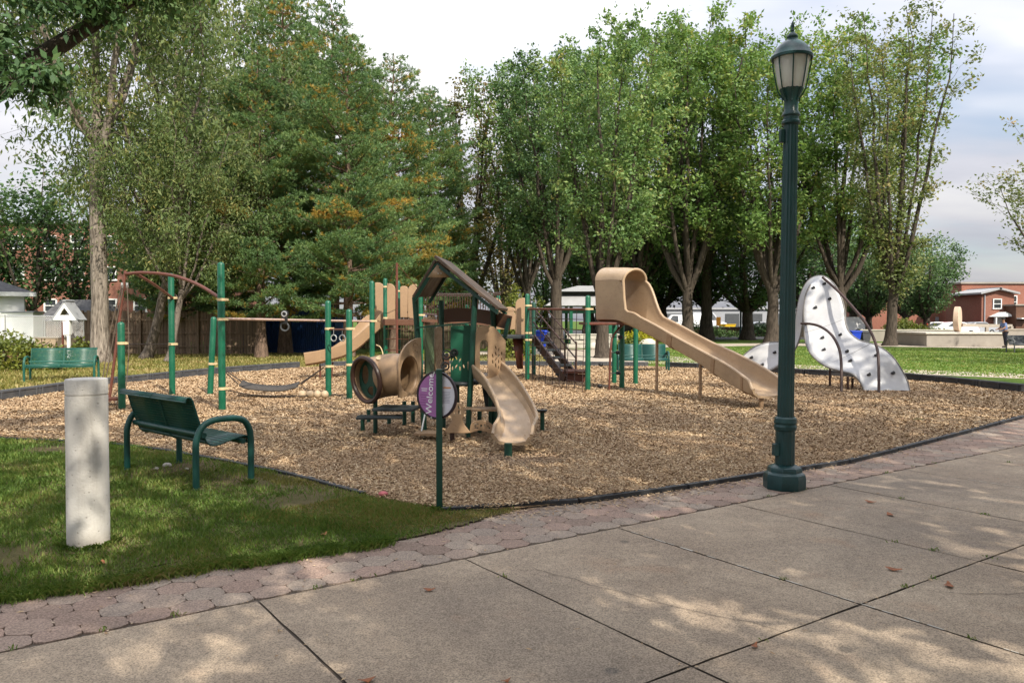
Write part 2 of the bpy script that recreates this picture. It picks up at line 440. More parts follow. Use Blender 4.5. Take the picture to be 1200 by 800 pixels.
M['dryblade'] = leafmat('dry_grass_blade', [(.0, (.12, .14, .03)), (.4, (.22, .21, .055)), (.75, (.33, .27, .10)), (1.0, (.40, .29, .14))], .3, .6)

def grassground(name, a, b, c):
    t = NT(name); co = t.coord()
    f = t.noise(co, .35, 5, .65); g = t.noise(co, 9, 4, .7); h = t.noise(co, 1.6, 4)
    col = t.mix(t.ramp(f, [(.35, 0.0), (.65, 1.0)]), a, b)
    col = t.mix(t.ramp(h, [(.45, 0.0), (.75, .7)]), col, c)
    col = t.mix(t.math('MULTIPLY', g, .6), col, sc(a, .45))
    t.bsdf(col, .95, t.bump(g, .6, .06), spec=.1); return t.m
M['lawn'] = grassground('lawn', (.065, .12, .018), (.10, .17, .025), (.17, .19, .045))
M['drylawn'] = grassground('dry_lawn', (.19, .18, .05), (.27, .22, .08), (.13, .16, .035))
M['soil'] = grassground('soil_under_lawn', (.085, .08, .03), (.12, .095, .05), (.19, .135, .085))
M['lawnbright'] = grassground('bright_lawn', (.11, .175, .028), (.155, .22, .036), (.23, .235, .065))

def chipmat():
    t = NT('wood_chip_bed'); co = t.coord()
    v = t.n('ShaderNodeTexVoronoi'); t.l(co, v.inputs['Vector']); v.inputs['Scale'].default_value = 38
    wn = t.n('ShaderNodeSeparateColor'); t.l(v.outputs['Color'], wn.inputs[0])
    big = t.noise(co, .55, 4)
    col = t.ramp(wn.outputs[0], [(.0, (.10, .06, .035)), (.35, (.22, .14, .08)), (.7, (.36, .24, .135)), (1.0, (.50, .37, .23))])
    col = t.mix(t.ramp(big, [(.4, 0.0), (.7, .45)]), col, (.20, .125, .07))
    t.bsdf(col, .95, t.bump(t.math('MULTIPLY', wn.outputs[1], 1.0), .8, .03), spec=.15); return t.m
M['chips'] = chipmat()
def chippiece():
    t = NT('wood_chip'); ri = t.n('ShaderNodeNewGeometry').outputs['Random Per Island']
    col = t.ramp(ri, [(.0, (.145, .088, .055)), (.25, (.27, .172, .098)), (.6, (.43, .298, .172)), (.88, (.56, .42, .26)), (1.0, (.64, .53, .39))])
    big = t.noise(t.coord(), .45, 4)
    col = t.mix(t.ramp(big, [(.44, 0.0), (.62, .5)]), col, (.21, .13, .08)); col = t.mix(.25, col, (.40, .285, .17))
    t.bsdf(col, .9, spec=.2); return t.m
M['chip'] = chippiece()
M['scuff'] = pmat('scuffed_soil', (.15, .10, .065), .95, .3, 5, bump=.5, bscale=50, spec=.1)

def concretemat():
    t = NT('plaza_concrete'); co = t.coord()
    a = t.noise(co, .7, 6, .65); b = t.noise(co, 3.5, 6, .7); fine = t.noise(co, 130, 2, .6); mid = t.noise(co, 24, 4, .7)
    col = t.mix(t.ramp(a, [(.3, 0.0), (.7, 1.0)]), (.26, .195, .14), (.435, .345, .25))
    col = t.mix(t.ramp(b, [(.42, 0.0), (.72, .55)]), col, (.235, .19, .15))
    dk = t.noise(co, .42, 4, .55)
    col = t.mix(t.ramp(dk, [(.46, 0.0), (.66, .75)]), col, (.185, .15, .12))
    # rust coloured stains and dark gum spots
    st = t.noise(t.coord(scale=(1, 1, 1)), 1.15, 5, .6)
    col = t.mix(t.ramp(st, [(.58, 0.0), (.75, .5)]), col, (.33, .19, .11))
    v = t.n('ShaderNodeTexVoronoi'); t.l(co, v.inputs['Vector']); v.inputs['Scale'].default_value = 1.7
    spot = t.ramp(v.outputs['Distance'], [(.045, 1.0), (.075, 0.0)])
    col = t.mix(t.math('MULTIPLY', spot, .6), col, (.09, .08, .07))
    ag = t.ramp(fine, [(.36, .55), (.52, 1.0), (.68, 1.28)])
    col = t.mix(1.0, col, ag, 'MULTIPLY')
    col = t.mix(1.0, col, t.ramp(mid, [(.3, .86), (.7, 1.12)]), 'MULTIPLY')
    t.bsdf(col, t.ramp(b, [(.3, .7), (.7, .95)]), t.bump(fine, .25, .004), spec=.25); return t.m
M['concrete'] = concretemat()
M['joint'] = pmat('joint_filler', (.085, .065, .05), .95, .3, 6)
M['jointpale'] = pmat('pale_joint_caulk', (.50, .46, .40), .9, .2, 6, dirt=(.12, .1, .08), dirt_amt=.9)
def pavermat():
    t = NT('hex_paver'); ri = t.n('ShaderNodeNewGeometry').outputs['Random Per Island']; co = t.coord()
    col = t.ramp(ri, [(.0, (.235, .17, .135)), (.3, (.315, .22, .175)), (.55, (.33, .265, .21)), (.8, (.275, .22, .18)), (1.0, (.37, .245, .19))])
    b = t.noise(co, 2.2, 5, .7); fine = t.noise(co, 110, 2)
    col = t.mix(t.ramp(b, [(.42, 0.0), (.72, .5)]), col, (.20, .155, .125))
    col = t.mix(1.0, col, t.ramp(fine, [(.36, .65), (.66, 1.25)]), 'MULTIPLY')
    t.bsdf(col, .9, t.bump(fine, .3, .004), spec=.2); return t.m
M['paver'] = pavermat()
M['path'] = pmat('path_concrete', (.42, .36, .29), .9, .15, .6, bump=.1, bscale=20, spec=.2, dirt=(.26, .21, .16), dirt_amt=.5)
M['asphalt'] = pmat('asphalt', (.055, .055, .058), .9, .2, .6, bump=.2, bscale=60, spec=.2)

# ------------------------------------------------------------------ camera, world, sun
cam = bpy.data.cameras.new('camera'); co = bpy.data.objects.new('camera', cam); COL.objects.link(co)
cam.sensor_width = 36; cam.lens = 36 * FPX / 1200; cam.clip_end = 4000; cam.clip_start = .05
co.location = (0, 0, CH); co.rotation_euler = (R(90) - PITCH, 0, 0); SC.camera = co

SUN_EL, SUN_AZ = 41.0, 30.0        # sun behind the camera, to the right (degrees from -Y toward +X)
sdir = Vector((math.sin(R(SUN_AZ)) * math.cos(R(SUN_EL)), -math.cos(R(SUN_AZ)) * math.cos(R(SUN_EL)), math.sin(R(SUN_EL))))
sl = bpy.data.lights.new('sun', 'SUN'); so = bpy.data.objects.new('sun', sl); COL.objects.link(so)
sl.energy = 5.0; sl.angle = R(.53); sl.color = (1.0, .93, .80)
so.rotation_euler = sdir.to_track_quat('Z', 'Y').to_euler(); so.location = (10, -20, 30)

w = bpy.data.worlds.new('World'); SC.world = w; w.use_nodes = True
t = w.node_tree; t.nodes.clear()
def wn(ty, **kw):
    x = t.nodes.new(ty)
    for k, v in kw.items(): setattr(x, k, v)
    return x
out = wn('ShaderNodeOutputWorld'); sky = wn('ShaderNodeTexSky', sky_type='NISHITA'); sky.sun_disc = False
sky.sun_elevation = R(SUN_EL); sky.sun_rotation = math.atan2(sdir.x, sdir.y); sky.dust_density = 1.5
b1 = wn('ShaderNodeBackground'); b1.inputs[1].default_value = .13; t.links.new(sky.outputs[0], b1.inputs[0])
tc = wn('ShaderNodeTexCoord'); sep = wn('ShaderNodeSeparateXYZ'); t.links.new(tc.outputs['Generated'], sep.inputs[0])
def wm(op, a, b):
    x = wn('ShaderNodeMath', operation=op)
    for i, q in enumerate((a, b)):
        if isinstance(q, (int, float)): x.inputs[i].default_value = q
        else: t.links.new(q, x.inputs[i])
    return x.outputs[0]
zz = wm('ADD', wm('MAXIMUM', sep.outputs[2], 0.0), .16)
cb = wn('ShaderNodeCombineXYZ'); t.links.new(wm('DIVIDE', sep.outputs[0], zz), cb.inputs[0]); t.links.new(wm('DIVIDE', sep.outputs[1], zz), cb.inputs[1])
def wnoise(scale, det, off):
    mp = wn('ShaderNodeMapping'); mp.inputs['Location'].default_value = off; mp.inputs['Scale'].default_value = (.75, 1.35, 1); t.links.new(cb.outputs[0], mp.inputs[0])
    x = wn('ShaderNodeTexNoise'); x.inputs['Scale'].default_value = scale; x.inputs['Detail'].default_value = det; x.inputs['Roughness'].default_value = .5
    t.links.new(mp.outputs[0], x.inputs['Vector']); return x.outputs[0]
def wramp(f, st):
    x = wn('ShaderNodeValToRGB'); e = x.color_ramp.elements
    while len(e) < len(st): e.new(.5)
    for el, (p, c) in zip(e, st): el.position = p; el.color = (*c, 1)
    t.links.new(f, x.inputs[0]); return x.outputs[0]
cloud = wramp(wnoise(1.05, 7, (3.4, 1.2, 0)), [(.34, (.66, .68, .77)), (.46, (.76, .77, .85)), (.55, (.90, .90, .95)), (.66, (1.0, .995, 1.01)), (.80, (1.15, 1.13, 1.12))])
cover = wramp(wnoise(.8, 4, (7.3, 4.2, 0)), [(.36, (.30, .30, .30)), (.52, (1, 1, 1))])
b2 = wn('ShaderNodeBackground'); t.links.new(cloud, b2.inputs[0]); t.links.new(wm('ADD', wm('MULTIPLY', wm('MAXIMUM', sep.outputs[2], 0.0), 2.1), .38), b2.inputs[1])   # cloud deck brighter overhead
mx = wn('ShaderNodeMixShader'); t.links.new(cover, mx.inputs[0]); t.links.new(b1.outputs[0], mx.inputs[1]); t.links.new(b2.outputs[0], mx.inputs[2])
t.links.new(mx.outputs[0], out.inputs[0])

SC.view_settings.view_transform = 'Standard'; SC.view_settings.look = 'None'; SC.view_settings.exposure = .38; SC.view_settings.gamma = 1
SC.view_settings.use_curve_mapping = False
cy = SC.cycles; cy.use_denoising = True; cy.max_bounces = 6; cy.diffuse_bounces = 3; cy.glossy_bounces = 2; cy.transparent_max_bounces = 12; cy.transmission_bounces = 4
cy.use_adaptive_sampling = True; cy.adaptive_threshold = .015; cy.sample_clamp_indirect = 6; cy.caustics_reflective = False; cy.caustics_refractive = False

# ------------------------------------------------------------------ ground
def sheet(name, pts, z, mat): 
    o = MB().poly(pts, z).build(name, mat, flat=True); return tag(o, kind='structure')
sheet('grass_ground', [(-1500, -300, 0), (1500, -300, 0), (1500, 2500, 0), (-1500, 2500, 0)], 0, M['lawn'])

NEAR = [(-11.5, 12.9, 0), (-8.5, 10.9, 0)] + [tuple(gp(*p)) for p in ((0, 517), (70, 519), (140, 523), (210, 533), (300, 550), (345, 560), (385, 571), (440, 586), (515, 602), (600, 600), (690, 590), (760, 580), (830, 570), (900, 558), (1000, 543), (1080, 522), (1200, 490))] + [(10.3, 14.4, 0)]
FAR = [(11.9, 15.9, 0)] + [tuple(gp(*p)) for p in ((1200, 462), (1068, 447), (930, 441), (870, 436), (760, 431), (640, 430), (430, 429), (350, 432), (300, 436), (230, 442), (160, 450), (80, 459), (0, 472))] + [(-11.5, 13.8, 0)]
PLAY = NEAR + FAR
sheet('wood_chip_bed', PLAY, .030, M['chips'])

e1 = Vector((math.cos(R(35)), math.sin(R(35)), 0)); e2 = Vector((math.sin(R(35)), -math.cos(R(35)), 0))
def E(a, b, z=0): 
    p = e1 * a + e2 * b; return Vector((p.x, p.y, z))
sheet('plaza_joint_bed', [E(-16, -6.4), E(-16, 14), E(26, 14), E(26, -6.4)], .004, M['joint'])
# concrete slabs with open joints, laid with slightly uneven edges
mb = MB(); a_ed = [1.32 + 1.335 * k for k in range(-12, 19)]; b_ed = [-4.33, -2.39, -.45, 1.49, 3.43, 5.4, 7.4, 9.4, 11.4]
for a0, a1 in zip(a_ed, a_ed[1:]):
    for b0, b1_ in zip(b_ed, b_ed[1:]):
        g = .007; dz = rnd.uniform(-.001, .001)
        n = 10; edge = []
        for (pa, pb, qa, qb) in ((a0 + g, b0 + g, a1 - g, b0 + g), (a1 - g, b0 + g, a1 - g, b1_ - g), (a1 - g, b1_ - g, a0 + g, b1_ - g), (a0 + g, b1_ - g, a0 + g, b0 + g)):
            for i in range(n):
                f = i / n; edge.append(E(pa + (qa - pa) * f + rnd.uniform(-.0035, .0035), pb + (qb - pb) * f + rnd.uniform(-.0035, .0035), .012 + dz))
        mb.poly(edge[::-1])
tag(mb.build('concrete_plaza', M['concrete'], flat=True), kind='structure')
# pale caulked joint lines
mb = MB()
for a, b0, b1_ in ((a_ed[14], -4.3, -1.2), (a_ed[14], -1.1, 3), (a_ed[17], -4.2, -1.6)):
    k = 26
    for i in range(k):
        if rnd.random() < .3: continue
        q0 = b0 + (b1_ - b0) * i / k; q1 = b0 + (b1_ - b0) * (i + rnd.uniform(.5, 1)) / k; ww = rnd.uniform(.003, .007); o_ = rnd.uniform(-.004, .004)
        mb.poly([E(a - ww + o_, q0, .0155), E(a - ww + o_, q1, .0155), E(a + ww + o_, q1, .0155), E(a + ww + o_, q0, .0155)])
tag(mb.build('joint_caulk', M['jointpale'], flat=True), kind='structure')
# hex pavers
V = []; F = []; rr = .122; hx = rr * math.sqrt(3); row = 0; b = -4.40
mb = MB()
b = -4.43
while b > -6.5:
    a = -14 + (hx / 2 if row % 2 else 0)
    while a < 24:
        tilt = rnd.uniform(-.0015, .0015); s0 = rr * .955
        top = []; bot = []
        for k in range(12):
            q = math.pi / 6 * k; cr = s0 * (1.0 if k % 2 == 1 else .93)
            bb = b + cr * math.sin(q)
            bb = min(bb, -4.345)
            top.append(E(a + cr * math.cos(q) * .985, bb, .013 + tilt)); bot.append(E(a + cr * math.cos(q), bb, .002))
        if not (b > -4.4 and False):
            mb.add(top + bot, [tuple(range(11, -1, -1))] + [(k, (k + 1) % 12, 12 + (k + 1) % 12, 12 + k) for k in range(12)])
        a += hx
    b -= rr * 1.5; row += 1
tag(mb.build('hex_paver_walk', M['paver'], flat=True), kind='structure')

# near lawn: between the pavers and the chip bed
gedge = [tuple(gp(*p)) for p in ((-60, 716), (0, 706), (120, 690), (250, 669), (340, 656), (430, 644), (500, 629), (540, 618.5), (575, 608), (597, 602), (604, 600.5))]
_g = [Vector(q) for q in gedge]; gedge = [(p.x + rnd.gauss(0, .012), p.y + rnd.gauss(0, .02), 0) for p in spline(_g[:-1], 110)] + [gedge[-1]]
LAWN = [(-11.5, 12.9, 0), (-14, 12, 0), (-14, 1.0, 0), (-5.5, 2.6, 0)] + gedge + [p for p in reversed(NEAR[1:13]) if p[0] < .02]
sheet('near_lawn', LAWN, .026, M['soil'])
# dry lawn strip on the left and beyond the playground
DRY = [(-11.7, 13.9, 0)] + [tuple(gp(*p)) for p in ((0, 471), (80, 458), (160, 449), (230, 441), (300, 435), (350, 431), (430, 428), (640, 428.5))] + [tuple(gp(*p)) for p in ((640, 417), (420, 415), (250, 414), (60, 416))] + [(-24, 34, 0), (-24, 14, 0)]
sheet('dry_lawn', DRY, .006, M['drylawn'])
sheet('far_lawn', [tuple(gp(*p)) for p in ((760, 426.5), (870, 430.5), (1056, 437.5), (1260, 446), (1330, 409), (1000, 407.5), (790, 407.5), (740, 413))], .005, M['lawnbright'])
sheet('footpath', [tuple(gp(*p)) for p in ((520, 414), (640, 408), (730, 411), (800, 419), (870, 425), (1056, 433), (1300, 442), (1300, 448), (1056, 438), (870, 431), (760, 426), (640, 424), (520, 424))], .012, M['path'])
sheet('far_footpath', [tuple(gp(*p)) for p in ((720, 404), (900, 402.2), (1040, 402), (1300, 404), (1300, 410.5), (1045, 406.2), (900, 405), (720, 408))], .013, M['path'])
sheet('parking_lot', [(2, 66, 0), (70, 66, 0), (140, 130, 0), (2, 130, 0)], .014, M['asphalt'])

# ---- scatter helpers
def in_poly(P, poly):
    x, y = P[:, 0], P[:, 1]; r = np.zeros(len(P), bool); n = len(poly)
    for i in range(n):
        x0, y0 = poly[i][0], poly[i][1]; x1, y1 = poly[(i + 1) % n][0], poly[(i + 1) % n][1]
        if y0 == y1: continue
        r ^= ((y0 > y) != (y1 > y)) & (x < (x1 - x0) * (y - y0) / (y1 - y0) + x0)
    return r
def sample(poly, n, seed, power=1.3):
    g = np.random.default_rng(seed); A = np.array([(p[0], p[1]) for p in poly]); lo, hi = A.min(0), A.max(0); out = []; tot = 0
    while tot < n:
        P = g.uniform(lo, hi, (n * 2, 2)); d = np.hypot(P[:, 0], P[:, 1])
        # keep what the camera could see (with a margin for other viewpoints) and thin out with distance
        vis = (P[:, 1] > 2) & (np.abs(P[:, 0]) < P[:, 1] * .85 + 2.5)
        k = in_poly(P, poly) & vis & (g.uniform(0, 1, len(P)) < np.minimum(1, (6.5 / np.maximum(d, 1)) ** power))
        out.append(P[k]); tot += k.sum()
    return np.concatenate(out)[:n], g
SCUFF = [(.02, 8.62, .62), (4.5, 12.9, .7), (-1.9, 9.7, .45), (-5.3, 20.2, .7), (-.1, 13.4, .8), (-4.4, 15.6, .7)]
for sx_, sy_, sr_ in SCUFF:
    pl_ = []
    for k in range(28):
        q_ = 2 * math.pi * k / 28; rr_ = sr_ * (.86 + .12 * math.sin(3 * q_ + sx_) + .08 * math.sin(7 * q_ + sy_)); pl_.append((sx_ + rr_ * 1.25 * math.cos(q_), sy_ + rr_ * math.sin(q_)))
    sheet('scuffed_soil', pl_, .034, M['scuff'])
def chips(n):
    P, g = sample(PLAY, n, 5, 1.35); d = np.hypot(P[:, 0], P[:, 1]); s = np.clip(d / 9, .9, 2.2)
    L = g.uniform(.006, .020, n) * s; W = g.uniform(.0035, .0075, n) * s
    az = g.uniform(0, 2 * np.pi, n); pit = g.normal(0, .32, n); rol = g.normal(0, .45, n)
    dx = np.stack([np.cos(az) * np.cos(pit), np.sin(az) * np.cos(pit), np.sin(pit)], 1)
    sx = np.stack([-np.sin(az) * np.cos(rol), np.cos(az) * np.cos(rol), np.sin(rol)], 1)
    hum = .02 * np.sin(P[:, 0] * 1.3 + 1) * np.sin(P[:, 1] * 1.1) + .012 * np.sin(P[:, 0] * 3.1) * np.sin(P[:, 1] * 2.7 + 2)
    for ex_, ey_, r_ in SCUFF:
        q_ = np.hypot((P[:, 0] - ex_) / 1.25, P[:, 1] - ey_) / r_; far_ = (q_ < 1) & (g.uniform(0, 1, n) > q_ ** 2 * .9 + .22); P[far_] = P[far_] + (P[far_] - np.array([ex_, ey_])) * (1.1 / np.maximum(q_[far_], .25) - 1)[:, None] * .6
    c = np.stack([P[:, 0], P[:, 1], .042 + np.maximum(hum, -.005) + g.uniform(0, .02, n)], 1)
    sk = g.uniform(.5, 1.0, (n, 1))
    V = np.stack([c - dx * L[:, None] - sx * W[:, None], c + dx * L[:, None] - sx * W[:, None] * sk, c + dx * L[:, None] * .93 + sx * W[:, None] * sk, c - dx * L[:, None] * .95 + sx * W[:, None]], 1).reshape(-1, 3)
    o = np_mesh('wood_chips', V, np.arange(n * 4).reshape(-1, 4), M['chip']); tag(o, 'loose tan and brown wood chips covering the playground', 'wood chips', kind='stuff')
chips(540000)
def spilled(n):
    g = np.random.default_rng(31); pl = np.array([(p[0], p[1]) for p in NEAR[1:]]); seg = g.integers(0, len(pl) - 1, n); f = g.uniform(0, 1, n)[:, None]; P = pl[seg] * (1 - f) + pl[seg + 1] * f
    P = P + np.array([.25, -.95]) * np.abs(g.normal(0, .16, n))[:, None] + g.normal(0, .03, (n, 2)); az = g.uniform(0, 6.28, n); L = g.uniform(.006, .02, n)[:, None]; W = g.uniform(.0035, .007, n)[:, None]
    dx = np.stack([np.cos(az), np.sin(az), g.normal(0, .15, n)], 1); sx = np.stack([-np.sin(az), np.cos(az), g.normal(0, .2, n)], 1); c = np.stack([P[:, 0], P[:, 1], np.full(n, .024)], 1)
    V = np.stack([c - dx * L - sx * W, c + dx * L - sx * W * .6, c + dx * L + sx * W * .7, c - dx * L + sx * W], 1).reshape(-1, 3)
    o = np_mesh('spilled_chips', V, np.arange(n * 4).reshape(-1, 4), M['chip']); tag(o, 'wood chips spilled over the edging onto pavers and lawn', 'wood chips', kind='stuff')
spilled(3600)
def blades(name, poly, n, seed, h, wd, mat, label, z=.02, power=1.3, patch=.0):
    P, g = sample(poly, n, seed, power); d = np.hypot(P[:, 0], P[:, 1]); s = np.clip(d / 7, .9, 3.5)
    if patch:
        nz = np.sin(P[:, 0] * 1.7 + 1.3) * np.sin(P[:, 1] * 2.1 + .4) + .6 * np.sin(P[:, 0] * 4.3) * np.sin(P[:, 1] * 3.7 + 2) + g.normal(0, .35, n)
        bare = np.exp(-(((P[:, 0] + 2.1) / .85) ** 2 + ((P[:, 1] - 7.5) / .42) ** 2) * .9) + .8 * np.exp(-(((P[:, 0] + .1) / .85) ** 2 + ((P[:, 1] - 6.1) / .36) ** 2)) 
        k = (nz > -.85) & (g.uniform(0, 1, n) > bare * 1.3); P, s = P[k], s[k]; n = len(P)
    P = P + g.normal(0, .022, P.shape); H = g.uniform(.5, 1.15, n) * h * np.sqrt(s); W = wd * s * g.uniform(.7, 1.3, n); az = g.uniform(0, 2 * np.pi, n); ln = g.uniform(.1, .9, n) * H; H = H * (1 + .35 * np.sin(P[:, 0] * 5.1 + np.sin(P[:, 1] * 3)) * np.sin(P[:, 1] * 6.3))
    c = np.stack([P[:, 0], P[:, 1], np.full(n, z)], 1); dr = np.stack([np.cos(az), np.sin(az), np.zeros(n)], 1); sd = np.stack([-np.sin(az), np.cos(az), np.zeros(n)], 1)
    up = np.array([0, 0, 1.0])
    mid = c + dr * (ln * .35)[:, None] + up * (H * .6)[:, None]; tip = c + dr * ln[:, None] + up * (H * .95)[:, None]
    V = np.stack([c - sd * W[:, None], c + sd * W[:, None], mid + sd * (W * .7)[:, None], tip, mid - sd * (W * .7)[:, None]], 1).reshape(-1, 3)
    o = np_mesh(name, V, np.arange(n * 5).reshape(-1, 5), mat); tag(o, label, 'grass', kind='stuff')
blades('lawn_grass', LAWN, 170000, 11, .042, .0032, M['grassblade'], 'short green shaded grass around the concrete bollard and near bench', patch=1)
FARL = [tuple(gp(*p)) for p in ((760, 426.5), (870, 430.5), (1056, 437.5), (1260, 446), (1330, 409), (1000, 407.5), (790, 407.5), (740, 413))]
blades('far_grass', FARL, 60000, 13, .022, .006, M['grassblade'], 'sunlit lawn grass beyond the playground on the right', z=.004, power=.5)
blades('dry_grass', DRY, 45000, 12, .05, .006, M['dryblade'], 'dry yellow green grass strip beyond the left border timbers', z=.004, power=.8)

END_ = [(-2.2, 6.05, 0), (-.9, 5.55, 0), (-.4, 5.95, 0), (.0, 6.28, 0), (.03, 6.36, 0), (-.5, 6.35, 0), (-1.3, 6.85, 0)]
blades('straw_grass', END_, 14000, 14, .03, .003, M['dryblade'], 'thin straw coloured grass thinning out toward the paver corner below the sign', z=.02, power=.5)
WORN = [(-2.7, 7.9, 0), (-2.2, 7.3, 0), (-1.3, 7.1, 0), (-1.75, 7.5, 0)]
blades('worn_grass', WORN, 1500, 15, .03, .003, M['dryblade'], 'sparse dry grass on the worn soil in front of the near bench', z=.02, power=.5)
def litter(n, seed):
    g = np.random.default_rng(seed); pts = []
    for i in range(n):
        m_ = g.integers(0, 4)
        if m_ == 0: p = E(g.choice(a_ed) + g.normal(0, .012), g.uniform(-4.3, 1))
        elif m_ == 1: p = E(g.uniform(-4, 16), g.choice(b_ed[:4]) + g.normal(0, .015))
        elif m_ == 2: p = E(g.uniform(-4, 16), -5.0 + g.normal(0, .22))
        else: p = E(g.uniform(-3, 12), g.uniform(-5.0, 0))
        pts.append((p.x, p.y))
    P = np.array(pts); L = g.uniform(.004, .022, n); W = g.uniform(.0015, .006, n); az = g.uniform(0, 6.28, n)
    dx = np.stack([np.cos(az), np.sin(az), g.normal(0, .12, n)], 1); sx = np.stack([-np.sin(az), np.cos(az), g.normal(0, .3, n)], 1)
    c = np.stack([P[:, 0], P[:, 1], np.full(n, .021)], 1)
    V = np.stack([c - dx * L[:, None], c + sx * W[:, None], c + dx * L[:, None], c - sx * W[:, None]], 1).reshape(-1, 3)
    o = np_mesh('plaza_debris', V, np.arange(n * 4).reshape(-1, 4), M['chip']); tag(o, 'tiny bark crumbs and twig bits strewn along the plaza joints', 'debris', kind='stuff')
litter(2600, 16)

# ragged fringe of longer blades creeping over the paver edge, tufts at the feet of bollard, bench and sign
def fringe(name, C, spread, h, seed, label):
    g = np.random.default_rng(seed); n = len(C); P = C + g.normal(0, spread, C.shape); H = g.uniform(.4, 1.2, n) * h; az = g.uniform(0, 6.28, n); ln = g.uniform(.3, 1.0, n) * H; W = g.uniform(.002, .004, n)
    c = np.stack([P[:, 0], P[:, 1], np.full(n, .015)], 1); dr = np.stack([np.cos(az), np.sin(az), np.zeros(n)], 1); sd = np.stack([-np.sin(az), np.cos(az), np.zeros(n)], 1); up = np.array([0, 0, 1.0])
    mid = c + dr * (ln * .4)[:, None] + up * (H * .6)[:, None]; tip = c + dr * ln[:, None] + up * (H * .8)[:, None]
    V = np.stack([c - sd * W[:, None], c + sd * W[:, None], mid + sd * (W * .7)[:, None], tip, mid - sd * (W * .7)[:, None]], 1).reshape(-1, 3)
    o = np_mesh(name, V, np.arange(n * 5).reshape(-1, 5), M['grassblade']); tag(o, label, 'grass', kind='stuff')
g_ = np.random.default_rng(77); ge = np.array([(p[0], p[1]) for p in gedge[:-46]])
wv = .5 + .5 * np.sin(np.linspace(0, 40, len(ge))) * np.sin(np.linspace(0, 23, len(ge)))
idx = g_.choice(len(ge), 16000, p=wv / wv.sum()); fringe('edge_grass', ge[idx], .034, .055, 78, 'ragged grass blades creeping over the hex paver edge')
ft = []
for px_, py_, r_, n_ in ((104, 642, .15, 420), (148, 552, .04, 160), (221, 576, .04, 180), (292, 569, .04, 120), (515, 601, .05, 160)):
    q = gp(px_, py_); a = g_.uniform(0, 6.28, n_); ft.append(np.stack([q.x + np.cos(a) * r_, q.y + np.sin(a) * r_], 1))
fringe('tuft_grass', np.concatenate(ft), .022, .06, 79, 'longer grass tufts left by the mower around the bollard and bench feet')
# hairline cracks in the slabs
mb = MB()
for (a0, b0, da, db, n_) in ((2.9, -3.9, .05, .16, 9), (4.5, -2.3, .12, .10, 8), (1.6, -2.35, .09, .13, 7), (6.0, -4.2, .04, .17, 10), (3.2, -1.5, .11, .08, 8)):
    p_ = E(a0, b0, .0165); W_ = .0022
    for k in range(n_):
        a0 += da + rnd.uniform(-.05, .05); b0 += db + rnd.uniform(-.05, .05); q_ = E(a0, b0, .0165); d_ = (q_ - p_).normalized(); s_ = Vector((-d_.y, d_.x, 0)) * W_
        mb.poly([p_ - s_, q_ - s_ * .8, q_ + s_ * .8, p_ + s_]); p_ = q_
tag(mb.build('pavement_cracks', M['joint'], flat=True), kind='structure')

def wornplastic(name, col, wear, rough):
    t = NT(name); c = t.coord(); f = t.noise(c, 2.2, 4); st = t.noise(t.coord(scale=(5, 1.4, 5)), 3.2, 6, .7); sp = t.noise(c, 26, 3, .7)
    col_ = t.mix(t.ramp(f, [(.3, 0.0), (.7, 1.0)]), sc(col, .90), sc(col, 1.08))
    col_ = t.mix(t.ramp(st, [(.50, 0.0), (.72, .55)]), col_, wear); col_ = t.mix(t.ramp(sp, [(.60, 0.0), (.72, .35)]), col_, sc(wear, .7))
    t.bsdf(col_, t.ramp(st, [(.35, rough - .1), (.7, rough + .22)]), t.bump(t.noise(c, 90, 2), .04), spec=.42); return t.m
M['tan'] = wornplastic('tan_plastic_worn', (.33, .215, .125), (.22, .14, .085), .48)
M['slide'] = wornplastic('slide_plastic_worn', (.385, .275, .175), (.28, .195, .125), .36)
M['shell'] = wornplastic('climber_shell_worn', (.47, .47, .48), (.425, .42, .41), .42)

def bollardmat():
    t = NT('bollard_weathered'); c = t.coord(); a = t.noise(c, 4, 6, .7); b = t.noise(t.coord(scale=(9, 9, 1.3)), 2, 5, .7); f = t.noise(c, 70, 2)
    col = t.mix(t.ramp(a, [(.35, 0.0), (.7, 1.0)]), (.58, .555, .515), (.47, .44, .40)); col = t.mix(t.ramp(b, [(.52, 0.0), (.75, .55)]), col, (.38, .345, .30))
    v = t.n('ShaderNodeTexVoronoi'); t.l(c, v.inputs['Vector']); v.inputs['Scale'].default_value = 19
    pit = t.ramp(v.outputs['Distance'], [(.09, 1.0), (.14, 0.0)]); col = t.mix(t.math('MULTIPLY', pit, .45), col, (.22, .19, .16))
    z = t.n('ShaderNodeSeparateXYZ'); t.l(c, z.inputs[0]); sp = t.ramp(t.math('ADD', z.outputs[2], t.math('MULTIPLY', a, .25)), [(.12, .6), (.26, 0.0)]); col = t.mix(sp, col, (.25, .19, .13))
    t.bsdf(col, .88, t.bump(t.math('SUBTRACT', f, t.math('MULTIPLY', pit, .8)), .45, .006), spec=.2); return t.m
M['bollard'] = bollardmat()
wl_ = []
for k_ in range(70):
    p_ = E(g_.choice(a_ed[10:20]) + g_.normal(0, .006), g_.uniform(-4.3, -.5)) if k_ % 2 else E(g_.uniform(-3, 9), g_.choice([-4.34, -2.39]) + g_.normal(0, .006))
    n_ = int(g_.integers(3, 16)); wl_.append(np.stack([p_.x + g_.normal(0, .018, n_), p_.y + g_.normal(0, .018, n_)], 1))
fringe('joint_weeds', np.concatenate(wl_), .004, .022, 80, 'tiny weeds rooted in the plaza joints')
